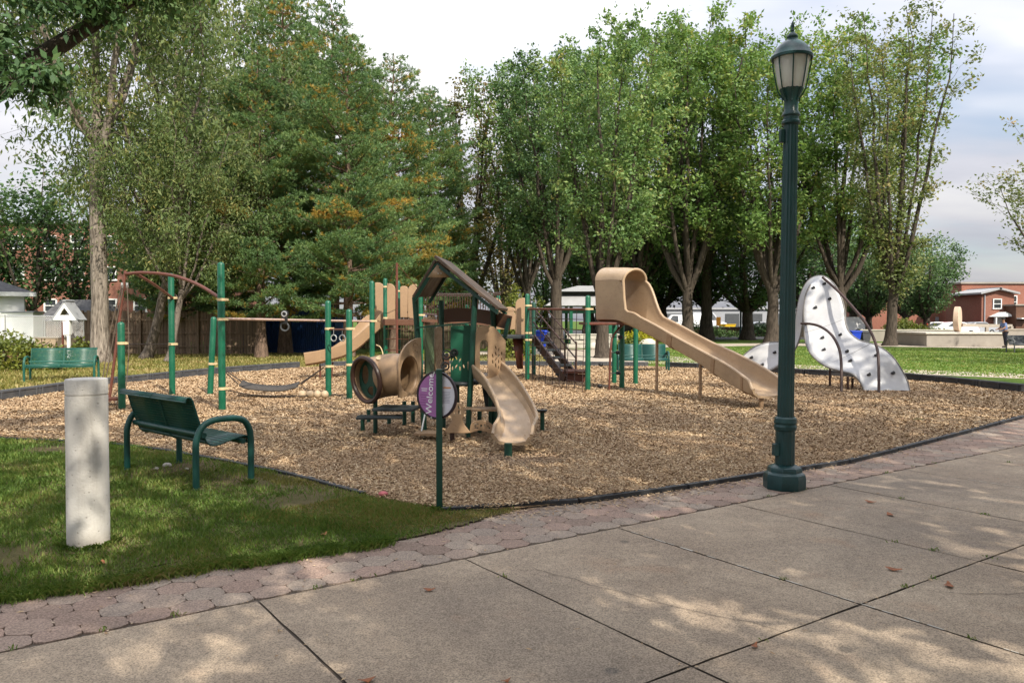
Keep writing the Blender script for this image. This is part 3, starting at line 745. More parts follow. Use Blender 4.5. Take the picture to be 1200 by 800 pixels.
# ================================================================== street lamp
LB = gp(919, 573); LB.z = .012
lamp = thing('street_lamp', 'tall dark green fluted lamp post with lantern on the paved plaza edge', 'street lamp', LB)
def LZ(py): return zat(py, LB.y) - .012
mb = MB()
mb.lathe([(.187, 0), (.19, .02), (.19, .10), (.182, .135), (.165, .15), (.155, .155), (.155, .18), (.148, .195), (.125, .21), (.10, .22)], n=8, rot=R(12))
mb.build('base', M['lamp'], lamp, local=True, angle=25, bevel=.004)
mb = MB(); mb.lathe([(.085, .19), (.088, .25), (.086, .53)], n=28, flute=.05)
mb.lathe([(.088, .53), (.098, .54), (.102, .57), (.095, .59), (.102, .61), (.098, .645), (.084, .66)], n=28)
mb.build('pedestal', M['lamp'], lamp, local=True, angle=25)
mb = MB(); mb.obox((-.10, -.02, .36), (.025, 0, 0), (0, .03, 0), (0, 0, .055)); mb.build('outlet_box', M['lamp'], lamp, local=True, bevel=.006)
mb = MB(); mb.lathe([(.074, .655), (.0725, 1.2), (.069, 2.2), (.064, LZ(146))], n=32, flute=.07)
mb.build('pole', M['lamp'], lamp, local=True, angle=20)
mb = MB()
z0 = LZ(147); mb.lathe([(.064, z0), (.083, z0 + .015), (.083, z0 + .035), (.068, z0 + .05), (.068, z0 + .075), (.08, z0 + .09), (.078, z0 + .105), (.062, z0 + .13), (.062, LZ(118)), (.07, LZ(116)), (.074, LZ(113)), (.104, LZ(106)), (.106, LZ(104.5))], n=28)
mb.build('collar', M['lamp'], lamp, local=True)
mb = MB(); mb.obox((-.085, 0, LZ(160)), (.02, 0, 0), (0, .022, 0), (0, 0, .06)); mb.build('photocell_box', M['lamp'], lamp, local=True, bevel=.005)
zt, zb = LZ(69), LZ(105)
mb = MB(); nn = 16
mb.lathe([(.106, zb), (.124, zb + .06), (.152, zt - .06), (.158, zt)], n=nn, rot=R(11.25)); mb.build('lantern_glass', M['lampglass'], lamp, local=True, angle=80)
mb = MB(); mb.lathe([(.03, zb), (.032, zb + .10), (.05, zb + .14), (.05, zb + .19), (.02, zb + .22)], n=14); mb.build('bulb', M['white'], lamp, local=True)
mb = MB()
for k in range(8):
    q = R(45 * k + 22); c, s = math.cos(q), math.sin(q)
    mb.tube([(c * r, s * r, z) for r, z in ((.168, zt + .005), (.164, zt - .06), (.138, zb + .075), (.122, zb + .005), (.105, zb - .035), (.072, zb - .085), (.074, zb - .11))], .0065, 6)
mb.build('lantern_frame', M['lamp'], lamp, local=True)
mb = MB(); zr = zt - .004
mb.lathe([(.155, zr), (.184, zr), (.186, zr + .022), (.170, zr + .045), (.158, zr + .07), (.141, zr + .10), (.112, zr + .13), (.082, zr + .155), (.052, zr + .17), (.044, zr + .185), (.05, zr + .195), (.05, zr + .205), (.04, zr + .222), (.022, zr + .24), (.01, zr + .25)], n=32)
mb.build('lantern_roof', M['lamp'], lamp, local=True)
mb = MB(); mb.lathe([(.012, zr + .245), (.018, zr + .262), (.012, zr + .275), (.017, zr + .295), (.011, zr + .325), (.002, zr + .345)], n=14); mb.build('finial', M['lamp'], lamp, local=True)
lamp.rotation_euler = (0, R(.55), R(8))

# ================================================================== concrete bollard
BB = gp(104, 642); BB.z = .02
bol = thing('concrete_bollard', 'thick pale concrete bollard with grooved top standing in the grass', 'bollard', BB)
hz = zat(443, BB.y) - .02; gz = zat(463, BB.y) - .02
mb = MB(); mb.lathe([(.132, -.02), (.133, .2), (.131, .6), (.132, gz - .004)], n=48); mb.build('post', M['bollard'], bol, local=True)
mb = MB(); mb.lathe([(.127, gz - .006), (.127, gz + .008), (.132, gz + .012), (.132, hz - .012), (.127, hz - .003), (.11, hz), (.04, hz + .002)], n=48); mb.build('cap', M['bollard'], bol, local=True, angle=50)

# ================================================================== round sign on a post
SB = gp(515, 601)
sign = thing('welcome_sign', 'round purple and white welcome sign behind a slim green post', 'sign', (SB.x, SB.y, 0))
zs = zat(432.5, SB.y)
mb = MB(); mb.box((0, 0, zs / 2), .05, .05, zs, R(6)); mb.build('post', M['postdark'], sign, local=True, bevel=.004)
sc_c = at(512, 463, SB.y + .045) - Vector((SB.x, SB.y, 0)); r0 = 28.5 * SB.y / FPX
ux = Vector((math.cos(R(-29)), math.sin(R(-29)), 0)); uz = Vector((.06, 0, 1)).normalized(); un = Vector((ux.y, -ux.x, 0))
def circ(r, n=48, a0=0, a1=360): return [(r * math.cos(R(a0 + (a1 - a0) * i / (n - (a1 - a0 != 360)))), r * math.sin(R(a0 + (a1 - a0) * i / (n - (a1 - a0 != 360))))) for i in range(n)]
fc = lambda d: frame(sc_c + un * d, ux, uz)
mesh_obj('backing', curve_mesh(circ(r0 * .97), [], .008, fc(0)), M['signrim'], sign, local=True)
mesh_obj('rim', curve_mesh(circ(r0), [circ(r0 * .905)], .024, fc(0), .003), M['signrim'], sign, local=True)
left = [(r0 * .9 * math.cos(R(a)), r0 * .9 * math.sin(R(a))) for a in range(74, 287, 6)]
face = mesh_obj('purple_face', curve_mesh(left, [], .003, fc(.007)), M['signpurple'], sign, local=True)
right = [(r0 * .9 * math.cos(R(a)), r0 * .9 * math.sin(R(a))) for a in range(-72, 73, 6)]
wface = mesh_obj('white_face', curve_mesh(right, [], .003, fc(.007)), M['signwhite'], sign, local=True)
fy = frame(sc_c + un * .0105 - ux * r0 * .31 + uz * .012, uz, -ux)
tm = text_mesh('Welcome', .085, fy, .0012); mesh_obj('lettering', tm, M['signtext'], face, local=True)
def bars(name, rects, mat, parent):
    b = MB()
    for x, y, w_, h in rects:
        p = sc_c + un * .0092 + ux * x * r0 + uz * y * r0
        b.obox(p, ux * w_ * r0 / 2, uz * h * r0 / 2, un * .0012)
    b.build(name, mat, parent, local=True)
bars('small_print', [(-.62, .26 - i * .085, .30 - .04 * (i % 3), .028) for i in range(2)], M['signtext'], face)
bars('dark_print', [(-.64 + .02 * (i % 2), -.0 - i * .105, .34 - .05 * (i % 3), .022) for i in range(5)], M['signdark'], face)
bars('orange_bar', [(.52, .34, .36, .05)], M['signorange'], wface)
bars('printed_text', [(.50 + .01 * (i % 2), .16 - i * .062, .40 - .05 * (i % 3), .02) for i in range(8)], M['signgrey'], wface)
for (bx, by) in ((-.14, .93), (.2, .92), (-.16, -.93), (.2, -.92)):
    b = MB(); p = sc_c + un * .013 + ux * bx * r0 + uz * by * r0
    b.tube([p, p + un * .006], .008, 10); b.build('bolt', M['steel'], sign, local=True)

# ================================================================== benches
def make_bench(name, label, loc, rz, metal, sheetmat, L=1.46):
    t = thing(name, label, 'bench', loc, rz, 'green metal park benches')
    hx_ = L / 2; r = .03
    for s in (-1, 1):
        x = s * hx_
        b = MB(); b.tube(spline([(x, -.27, 0), (x, -.27, .30), (x, -.265, .44), (x, -.215, .56), (x, -.12, .615), (x, .0, .625), (x, .12, .62), (x, .21, .585), (x, .262, .50), (x, .275, .38), (x, .275, .2), (x, .275, 0)], 40), r, 12)
        b.build('arm_frame', metal, t, local=True)
        for y in (-.27, .275):
            b = MB(); b.lathe([(.038, 0), (.038, .012), (.032, .02)], (x, y, 0), 12); b.build('foot', metal, t, local=True)
    b = MB()
    b.tube([(-hx_, -.19, .49), (hx_, -.19, .49)], .026, 10); b.tube([(-hx_, .20, .395), (hx_, .20, .395)], .026, 10)
    b.build('cross_tube', metal, t, local=True)
    def prof(pts, n):
        return [(p.x, p.y) for p in spline([(a, b_, 0) for a, b_ in pts], n)]
    def band(nm, pts, n, x0, x1):
        pr = prof(pts, n); b = MB(); th = .005
        vs = []; 
        for y, z in pr: vs += [(x0, y, z), (x1, y, z)]
        fs = [(2 * i, 2 * i + 1, 2 * i + 3, 2 * i + 2) for i in range(n - 1)]
        b.add(vs, fs); o = b.build(nm, sheetmat, t, local=True)
        so_ = o.modifiers.new('t', 'SOLIDIFY'); so_.thickness = th
        e = MB()
        for x in (x0 + .004, x1 - .004): e.tube([(x, y, z) for y, z in pr], .009, 6)
        for y, z in (pr[0], pr[-1]): e.tube([(x0, y, z), (x1, y, z)], .009, 6)
        e.build('edge_frame', metal, o, local=True)
        return o
    for x0, x1 in ((-hx_ + .035, -.006), (.006, hx_ - .035)):
        band('seat', [(.30, .365), (.305, .40), (.275, .432), (.2, .436), (.08, .415), (-.03, .385), (-.10, .385), (-.15, .42)], 20, x0, x1)
        band('backrest', [(-.152, .424), (-.175, .48), (-.205, .57), (-.245, .70), (-.275, .80), (-.30, .835), (-.335, .835), (-.345, .80)], 20, x0, x1)
    return t
make_bench('park_bench', 'dark green perforated bench on the near lawn, seen from behind', (-3.22, 7.77, .02), R(-41.5), M['bench'], M['perf'])
make_bench('park_bench', 'bright green lattice bench in front of the leafy shrub at far left', tuple(gp(73, 446)), R(197), M['benchlight'], M['perflight'], 1.6)
make_bench('park_bench', 'low dark green bench beyond the tall hooded slide', tuple(gp(753, 436)), R(176), M['bench'], M['bench'], 1.5)
make_bench('park_bench', 'dark metal bench at the right frame edge beside the fountain wall', tuple(gp(1203, 413)), R(185), M['greybin'], M['greybin'], 1.7)

# ================================================================== border timbers
far_line = [Vector(p) for p in FAR]
def along(pts, step):
    out = []; acc = 0.0; P = [Vector(p) for p in pts]; cur = P[0]; out.append(cur.copy())
    for b in P[1:]:
        while (b - cur).length > step - acc:
            d = (b - cur).normalized(); cur = cur + d * (step - acc); out.append(cur.copy()); acc = 0
        acc += (b - cur).length; cur = b
    return out
def timbers(pts, step, w_, h, z, mat, label, group, nm, stake=True):
    q = along(pts, step)
    for a, b in zip(q, q[1:]):
        d = (b - a); L = d.length; mid = (a + b) / 2
        t_ = MB(); ang = math.atan2(d.y, d.x); c, s = math.cos(ang), math.sin(ang)
        t_.box((mid.x, mid.y, z + h / 2), L - .02, w_, h, ang)
        if stake:
            for k in (-.42, 0, .42):
                t_.box((mid.x + c * k * L, mid.y + s * k * L, z + h / 2 - .01), .05, w_ + .03, h * .9, ang)
            for sg in (-1, 1): t_.box((mid.x - s * sg * w_ * .5, mid.y + c * sg * w_ * .5, z + h - .03), L - .03, .02, .03, ang)
        o = t_.build(nm, mat, None, loc=(mid.x, mid.y, 0), bevel=.006 if stake else .003)
        tag(o, label, 'border timber', group)
timbers(FAR[1:6], 1.25, .12, .22, 0, M['edging'], 'black plastic border timber along the lawn behind the white climber', 'black border timbers behind the climber', 'border_timber')
timbers(FAR[5:9], 1.25, .12, .20, 0, M['timber'], 'dark border timber at the far end of the chips behind the slides', 'border timbers at the far end', 'border_timber')
timbers(FAR[8:], 1.25, .13, .23, 0, M['timber'], 'grey plastic border timber between the dry grass and the sunlit chips', 'grey border timbers on the left', 'border_timber')
timbers(NEAR[10:], 1.2, .06, .055, 0, M['edging'], 'low black edging strip between the wood chips and the brick pavers', 'low edging strips by the pavers', 'edging_strip', False)
timbers(NEAR[1:11], 1.2, .06, .05, 0, M['edging'], 'half buried edging strip between the near lawn and the wood chips', 'half buried edging strips by the lawn', 'edging_strip', False)

# fallen leaves and a pink scrap
for i, (px, py, s_, lb) in enumerate(((503, 691, .035, 'rusty fallen leaf on the concrete slab below the welcome sign'), (1112, 686, .05, 'orange fallen leaf on the concrete toward the right edge'), (380, 626, .045, 'brown fallen leaf lying in the grass near the paver edge'), (1047, 667, .05, 'curled dark leaf lying in the sunny patch on the plaza'), (884, 757, .03, 'small curled leaf at the joint in front of the lamp'), (118, 660, .05, 'brown leaf in the grass at the foot of the bollard'), (8, 699, .04, 'reddish leaf at the left end of the lawn edge'), (430, 797, .04, 'red leaf at the bottom frame edge on a slab joint'), (593, 798, .025, 'tiny red leaf at the bottom middle of the plaza'), (1043, 603, .05, 'yellowish leaf on the slab right of the lamp'), (1020, 588, .05, 'pale twig like leaf beside the double joint'))):
    p = gp(px, py, .03 if py < 665 and px < 500 else .018); q = rnd.uniform(0, 6.28); c, s = math.cos(q), math.sin(q); b = MB()
    o5 = [(-1, 0), (-.5, .35), (0, .55), (.35, .25), (1, .08), (1, -.08), (.4, -.3), (0, -.5), (-.5, -.3)]
    b.poly([(p.x + (u * c - v * s) * s_, p.y + (u * s + v * c) * s_, p.z + .012 * abs(u) * (1 + v)) for u, v in o5])
    o = b.build('fallen_leaf', M['deadleaf'], loc=(p.x, p.y, p.z), flat=True); so_ = o.modifiers.new('t', 'SOLIDIFY'); so_.thickness = .0015
    tag(o, lb, 'leaf', 'fallen leaves')
for px, py, s_ in ((196, 545, .05), (183, 549, .03), (219, 549, .022)):
    p = gp(px, py, .035); b = MB(); b.ball((p.x, p.y, p.z), s_, 8, 6, (1, .8, .6)); o = b.build('pebble', M['stone'], loc=(p.x, p.y, p.z))
    tag(o, {196: 'largest white pebble in the grass under the near bench', 183: 'white pebble left of the largest one by the bench', 219: 'smallest white pebble right of the largest by the bench'}[px], 'pebble', 'pebbles by the bench')
p = gp(449, 578, .06); b = MB(); b.ball(p, .045, 7, 5, (1, .7, .5)); o = b.build('litter_scrap', M['pinkscrap'], loc=p); tag(o, 'small pink scrap of litter on the chips left of the welcome sign', 'litter')
p = gp(1077, 493, .04); b = MB(); b.ball(p, .09, 9, 6, (1.2, .9, .5)); o = b.build('dark_clump', M['soil'], loc=p); tag(o, 'dark clump of soil on the chips right of the lamp', 'clump')
# ================================================================== obstacle course on the left
P1, P2, P3, P4, P5, P6 = gp(143, 482), gp(202, 466), gp(260.5, 485), gp(246, 465), gp(385, 467), gp(409.5, 470)
P7 = Vector((xat(436, 18.2), 18.2, 0)); PR = .059
oc = thing('obstacle_course', 'obstacle course of bright green posts with arched brown bar and overhead rail', 'obstacle course', (P3.x, P3.y, 0))
def opost(b_, top, parent, bands=(), mat='post', r=PR):
    t_ = MB(); b_ = Vector(b_); t_.post((b_.x, b_.y, -.02), top, r, 16); o = t_.build('post', M[mat], parent)
    top = Vector(top); base = Vector((b_.x, b_.y, 0))
    for z in bands:
        q = base + (top - base) * (z / top.z); d = (top - base).normalized()
        k = MB(); k.tube([q - d * .022, q + d * .022], r + .009, 16); k.obox(q + Vector((r + .03, 0, 0)), (.028, 0, 0), (0, .02, 0), (0, 0, .02)); k.build('clamp_ring', M['tanedge'], o)
    return o
def topof(p, py): return Vector((p.x, p.y, zat(py, p.y)))
opost(P1, topof(P1, 377), oc, (zat(402, P1.y),))
opost(P2, topof(P2, 320), oc, (zat(349, P2.y), zat(403, P2.y)))
opost(P3, topof(P3, 307), oc, (zat(351, P3.y), zat(374, P3.y), zat(455, P3.y)))
opost(P4, at(250.5, 371, P4.y), oc, (zat(426, P4.y),))
opost(P5, topof(P5, 352), oc, (zat(429, P5.y), zat(385, P5.y)))
opost(P6, topof(P6, 362), oc, (zat(385, P6.y), zat(427, P6.y)))
opost(P7, topof(P7, 329), oc, (zat(376, P7.y),))
apex = at(146.5, 321, 14.4)
b = MB(); b.tube(spline([apex, at(170, 319.5, 14.2), at(203, 323, 13.9), at(233, 334, 13.5), at(259, 350, 13.1)], 26), .030, 10); b.build('arched_bar', M['brown'], oc)
b = MB(); b.tube(spline([at(160, 321, 14.3), at(180, 333, 14.9), at(202, 349, 15.85)], 12), .028, 10); b.build('brace_bar', M['brown'], oc)
b = MB(); b.tube([at(147, 317, 14.4), at(128, 470, 14.2)], .026, 10); b.build('slanted_pole', M['brown'], oc)
b = MB(); c0 = at(135, 467, 14.0); b.tube([c0 - Vector((0, 0, .02)), c0 + Vector((0, 0, .02))], .17, 20); b.build('foot_disc', M['brown'], oc)
for pts in ([(143, 334, 14.3), (130, 385, 14.3), (120, 445, 14.2)], [(145, 334, 14.3), (134, 390, 14.3), (124, 445, 14.2)], [(149, 334, 14.3), (151, 400, 14.2), (149, 440, 14.1), (146, 466, 14.0)]):
    b = MB(); b.tube(spline([at(*p) for p in pts], 10), .010, 6); b.build('hanging_rope', M['rope'], oc)
b = MB(); b.tube([at(143, 331, 14.33), at(143, 337, 14.33)], .02, 8); b.tube([at(149, 331, 14.33), at(149, 337, 14.33)], .02, 8); b.build('rope_clamps', M['steel'], oc)
b = MB(); b.tube([topof(P1, 403), topof(P2, 403)], .009, 6); b.build('stretched_rope', M['ropedark'], oc)
b = MB(); ra = topof(P3, 373.5); rb = topof(P7, 376.5); b.tube([ra, rb], .022, 12); b.build('overhead_rail', M['rail'], oc)
q = (rb - ra); tc = ra + q * .37
# trolley px 333
for f in np.linspace(.2, .7, 120):
    c_ = ra + q * float(f)
    if 600 + (c_.x / c_.y) * FPX >= 333: tc = c_; break
tr = MB(); tr.tube([tc + Vector((0, -.03, .11)), tc + Vector((0, .03, .11))], .07, 14); tr.box(tc, .10, .07, .16); o = tr.build('trolley', M['black'], oc, bevel=.006)
k = MB(); k.torus(tc - Vector((0, 0, .13)), (0, 1, .1), .075, .016, 20, 6); k.build('grab_ring', M['greybin'], o)
k = MB(); k.torus(tc + Vector((0, -.035, .11)), (0, 1, 0), .045, .012, 16, 6); k.build('wheel', M['steel'], o)
# sagging woven belt
A0 = at(256, 428, 15.9); A1 = at(380, 430, 15.6)
pts = [at(282, 449, 15.6), at(292, 453, 15.55), at(315, 455.5, 15.5), at(335, 455, 15.5), at(350, 451, 15.5)]
s_ = spline(pts, 18); b = MB(); vs = []
for p_ in s_: vs += [p_ + Vector((.03, -.20, -.035)), p_ + Vector((-.03, .20, .035))]
b.add(vs, [(2 * i, 2 * i + 1, 2 * i + 3, 2 * i + 2) for i in range(17)]); o = b.build('woven_belt', M['wovenbelt'], oc); sm = o.modifiers.new('t', 'SOLIDIFY'); sm.thickness = .025
for e, pp in ((A0, s_[0]), (A1, s_[-1])):
    b = MB()
    for sg in (-.15, .15): b.tube([e, pp + Vector((0, sg, 0))], .011, 6)
    b.build('belt_strap', M['ropedark'], oc)
rp = spline([topof(P3, 456), at(300, 463, 13.7), at(345, 464, 14.6), at(388, 463, 15.0), topof(P6, 462)], 30)
b = MB(); b.tube(rp, .010, 6); b.build('low_rope', M['ropedark'], oc)
for px in (354.5, 363.5, 372, 380.5):
    for p_ in rp:
        pass
    c_ = at(px, 462, 14.85); b = MB(); b.ball(c_, .075, 14, 10); b.build('rope_ball', M['ball'], oc)
b = MB(); b.tube([topof(P5, 386), topof(P6, 386)], .018, 8); b.build('short_bar', M['brown'], oc)
for px in (391, 401):
    b = MB(); c_ = at(px, 390, 15.45); b.tube([c_ + Vector((0, 0, .06)), c_ - Vector((0, 0, .03))], .006, 5); b.torus(c_ - Vector((0, 0, .1)), (.3, 1, 0), .06, .012, 16, 6); b.build('hand_ring', M['steel'], oc)
b = MB(); b.tube(spline([at(411, 449, 15.2), at(425, 444, 16.5), at(437, 440, 18)], 8), .011, 6); b.tube(spline([at(411, 427, 15.2), at(425, 430, 16.5), at(437, 427, 18)], 8), .011, 6); b.build('side_ropes', M['ropedark'], oc)

# ================================================================== large play structure behind
ps = thing('play_structure', 'large tan and green play structure with hooded slide, cargo net and curved slide', 'play structure', tuple(gp(640, 450)))
def rp_(px, py_top, Y, r=.058, bands=(), mat='post'):
    b_ = Vector((xat(px, Y), Y, 0)); return opost(b_, Vector((b_.x, Y, zat(py_top, Y))), ps, [zat(q, Y) for q in bands], mat, r)
rp_(451.6, 326, 21, bands=(336, 372.5)); rp_(467, 329, 22.6, bands=(341,)); rp_(493, 337, 20.4, bands=(369,)); rp_(452, 330, 23.2)
rp_(547, 357, 21.8); rp_(576, 343, 21.8); rp_(584, 346, 23); rp_(618, 344, 20.2, bands=(358, 390, 398)); rp_(625.5, 354, 21.8, mat='postdark')
rp_(689, 346, 17.05, bands=(362,)); rp_(729, 378, 17.7); rp_(720, 378, 19); rp_(745, 378, 18.8)
# rounded tan barrier panels
def tombstone(px0, px1, pt, pb, Y, nm='barrier_panel', mat='tan', slant=0.0, top='round'):
    x0, x1 = xat(px0, Y), xat(px1, Y); z0, z1 = zat(pb, Y), zat(pt, Y); w_ = x1 - x0; rr_ = w_ / 2
    if top == 'left': outl = [(0, 0), (w_, 0), (w_, z1 - z0)] + [(w_ * .75 - w_ * .75 * math.sin(R(a)), z1 - z0 - w_ * .75 + w_ * .75 * math.cos(R(a))) for a in range(0, 91, 15)]
    elif top == 'right': outl = [(0, 0), (w_, 0)] + [(w_ * .25 + w_ * .75 * math.cos(R(a)), z1 - z0 - w_ * .75 + w_ * .75 * math.sin(R(a))) for a in range(0, 91, 15)] + [(0, z1 - z0)]
    else: outl = [(0, 0), (w_, 0)] + [(rr_ + rr_ * math.cos(R(a)), z1 - z0 - rr_ * .6 + rr_ * .6 * math.sin(R(a))) for a in range(0, 181, 15)]
    panel(nm, outl, [], .05, (x0, Y, z0), (1, slant, 0), (0, 0, 1), M[mat], ps, .012)
tombstone(440, 452, 331, 384, 21.75, top='right', nm='slide_entry_panel'); tombstone(453.5, 463.5, 332, 374, 21.0, top='right'); tombstone(469, 478, 335, 372, 22.2, top='round'); tombstone(478, 488.5, 333, 373, 21.2, top='left')
tombstone(578, 588, 349, 362, 21.9, top='right'); tombstone(604, 615, 349, 392, 20.6, top='left')
tombstone(588, 605, 359.5, 365, 21.2, top='round', nm='crossbar_panel'); tombstone(581, 604, 362, 386, 22.3, mat='tan', nm='rear_panel')
# decks
def deck(px0, px1, Y0, Y1, z, nm='deck', th=.08, mat='deck'):
    b_ = MB(); x0 = xat(px0, Y0); x1 = xat(px1, Y0); b_.box(((x0 + x1) / 2, (Y0 + Y1) / 2, z - th / 2), x1 - x0, Y1 - Y0, th); b_.build(nm, M[mat], ps, bevel=.012)
deck(448, 498, 20.4, 23, zat(374, 21), mat='brownpanel', th=.16)
deck(572, 626, 20.2, 22, zat(393, 20.4), mat='deck')
deck(687, 737, 17.0, 18.9, zat(377.5, 17.2), mat='brown', th=.06)
# bridge with slatted railings
b = MB(); bp = spline([at(490, 375, 21), at(530, 377, 21), at(580, 380, 21)], 10)
for i in range(9): b.beam(bp[i], bp[i + 1], 1.3, .07)
b.build('bridge_deck', M['brownpanel'], ps)
for Y, pa, pb in ((20.4, 343, 367), (21.7, 345, 366)):
    b = MB()
    for px in np.arange(488, 586, 3.0):
        sag = 3.0 * (1 - ((px - 537) / 49) ** 2)
        b.tube([at(px, pa + sag * .5, Y), at(px, pb + sag, Y)], .011, 6)
    for py in (pa, pb):
        b.tube([at(px, py + (1.5 if py == pa else 3) * (1 - ((px - 537) / 49) ** 2), Y) for px in np.linspace(486, 587, 14)], .016, 8)
    b.build('bridge_railing', M['darkbrown'], ps)
b = MB(); b.poly([at(600, 393, 20.6), at(613, 393, 20.6), at(613, 432, 20.6), at(606, 432, 20.6)]); o = b.build('slat_panel', M['brown'], ps); sm = o.modifiers.new('t', 'SOLIDIFY'); sm.thickness = .06
# climbing pole and rung ladder at the left tower
b = MB(); b.tube([at(465, 308, 19.6), Vector((xat(465, 19.6), 19.6, 0))], .03, 10); b.build('climbing_pole', M['brown'], ps)
b = MB(); b.tube([at(465, 308.5, 19.6), at(489, 337, 20.6)], .009, 6); b.tube([at(465, 308.5, 19.6), at(456, 330, 21)], .008, 6); b.build('stay_cable', M['brown'], ps)
for py in (385, 397, 410, 422):
    b = MB(); b.tube([at(452, py, 20.95), at(465, py, 19.6), at(478, py + .5, 20.6)], .014, 8); b.build('rung', M['brown'], ps)
b = MB(); b.tube(spline([at(441, 404, 20.5), at(446, 407, 20.4), at(449, 417, 20.3), at(450, 440, 20.2)], 14), .013, 8); b.build('hand_loop', M['tanedge'], ps)
# chutes
def chute_prof(w_, wall, th, flat=.62):
    """inner then outer loop of a U-shaped chute"""
    def f(i, t_):
        h = wall(t_) if callable(wall) else wall; hl, hr = h if isinstance(h, tuple) else (h, h); W = w_ / 2
        inner = [(-W, hl), (-W * .97, hl * .55), (-W * .90, .07), (-W * .75, .02), (-W * .3, 0), (W * .3, 0), (W * .75, .02), (W * .90, .07), (W * .97, hr * .55), (W, hr)]
        outer = [(W + th * 1.6, hr), (W + th, hr * .5), (W * .92 + th, .03), (W * .72, -th), (0.0 + W * .3, -th * 1.2), (-W * .3, -th * 1.2), (-W * .72, -th), (-W * .92 - th, .03), (-W - th, hl * .5), (-W - th * 1.6, hl)]
        return inner + outer
    return f
def sm_(a, b_, x):
    x = max(0, min(1, (x - a) / (b_ - a))); return x * x * (3 - 2 * x)
# left curved slide
pth = spline([at(450, 377, 21.6), at(443, 381, 21.5), at(432, 392, 21.3), at(417, 407, 21.1), at(398, 418, 20.9), at(376, 424, 20.8), at(358, 427, 20.7)], 34)
b = MB(); b.sweep(pth, chute_prof(.62, lambda t_: .30, .03)); b.build('curved_slide', M['tan'], ps)
b = MB(); b.tube([at(375, 428, 20.8), Vector((xat(375, 20.8), 20.8, 0))], .025, 8); b.tube([at(390, 424, 20.8), Vector((xat(388, 20.8), 20.8, 0))], .02, 8); b.build('slide_leg', M['brown'], ps)
b = MB(); b.tube([at(413, 436, 20.7), at(452, 425, 20.6)], .03, 8); b.build('slide_support', M['tanedge'], ps)
# hooded slide
pth = spline([(2.13, 17.78, 1.56), (2.34, 17.47, 1.555), (2.56, 17.14, 1.53), (2.88, 16.65, 1.37), (3.29, 15.98, 1.10), (3.72, 15.22, .80), (4.0, 14.55, .55), (4.2, 14.0, .38), (4.33, 13.6, .29), (4.39, 13.42, .27)], 60)
wall = lambda t_: .27 + .62 * (1 - sm_(.215, .345, t_)) + .05 * math.sin(t_ * 11) * sm_(.4, .6, t_) * (1 - sm_(.85, 1, t_)) - .16 * sm_(.88, 1.0, t_)
wnear = lambda t_: .27 + .62 * (1 - sm_(.205, .262, t_)) + (wall(t_) - .27) * sm_(.27, .4, t_)
cp = chute_prof(.60, lambda t_: (wall(t_), wnear(t_)), .028)
b = MB(); b.sweep(pth, cp)
hs = b.build('hooded_slide', M['slide'], ps)
# hood roof closing the walls above the entrance
kk = 14; b = MB()
def hoodprof(i, t_):
    W = .30; h = .89; out_, in_ = [], []
    rise = .27 * (1 - .12 * t_)
    for a in range(0, 181, 12):
        c_, s_ = math.cos(R(a)), math.sin(R(a)); out_.append((-(W + .046) * c_, h + (rise + .03) * s_)); in_.append((-W * c_, h + rise * s_))
    return in_ + out_[::-1]
b.sweep(pth[:kk], hoodprof); b.build('hood', M['slide'], hs)
b = MB()      # rolled rim round the opening and along the wall tops
def rimpt(i, sg):
    t_ = (pth[min(i + 1, 59)] - pth[max(i - 1, 0)]).normalized(); sd = t_.cross(Vector((0, 0, 1))).normalized(); u = sd.cross(t_)
    return pth[i] + sd * sg * .323 + u * (wall if sg < 0 else wnear)(i / 59)
arc = []
i = kk - 1; t_ = (pth[i + 1] - pth[i - 1]).normalized(); sd = t_.cross(Vector((0, 0, 1))).normalized(); u = sd.cross(t_)
for a in range(0, 181, 12): arc.append(pth[i] + sd * (-.323 * math.cos(R(a))) + u * (.89 + .255 * math.sin(R(a))))
b.tube([rimpt(k, -1) for k in range(59, kk - 1, -1)] + arc + [rimpt(k, 1) for k in range(kk, 60)], .030, 8)
b.build('rolled_rim', M['slide'], hs)
for i in (27, 38, 49):
    b = MB(); b.sweep(pth[i:i + 2], lambda j, t_, i=i: [(a * 1.03, q - .012 if k >= 10 else q) for k, (a, q) in enumerate(cp(0, i / 59))]); b.build('section_joint', M['tan'], hs)
for px, py, Y, top in ((770, 462, 16.25, 1.22), (821, 470, 15.0, .72), (893, 484, 13.5, .27)):
    b = MB(); b.tube([Vector((xat(px, Y), Y, 0)), Vector((xat(px, Y), Y, top))], .032 if px != 893 else .045, 10); b.build('slide_leg', M['tan'], ps)
# cargo net
na, nb = Vector((xat(618, 20.2), 20.2, zat(362, 20.2))), Vector((xat(689, 17.05), 17.05, zat(362.5, 17.05)))
b = MB(); b.tube([na, nb], .028, 10); o = b.build('net_bar', M['brown'], ps)
b = MB()
for i in range(9):
    p_ = na + (nb - na) * ((i + .4) / 8.8); b.tube([p_, Vector((p_.x - .1, p_.y - .55, .02))], .0085, 5)
for j in range(1, 8):
    f = j / 8.0
    for i in range(8):
        if (i + j) % 3 == 0 and j > 5: continue
        p_ = na + (nb - na) * ((i + .4) / 8.8); q_ = na + (nb - na) * ((i + 1.4) / 8.8)
        L = lambda p: Vector((p.x - .1 * f, p.y - .55 * f, p.z * (1 - f) + .02 * f))
        b.tube([L(p_), L(q_)], .0085, 5)
b.build('cargo_net', M['darkbrown'], ps)
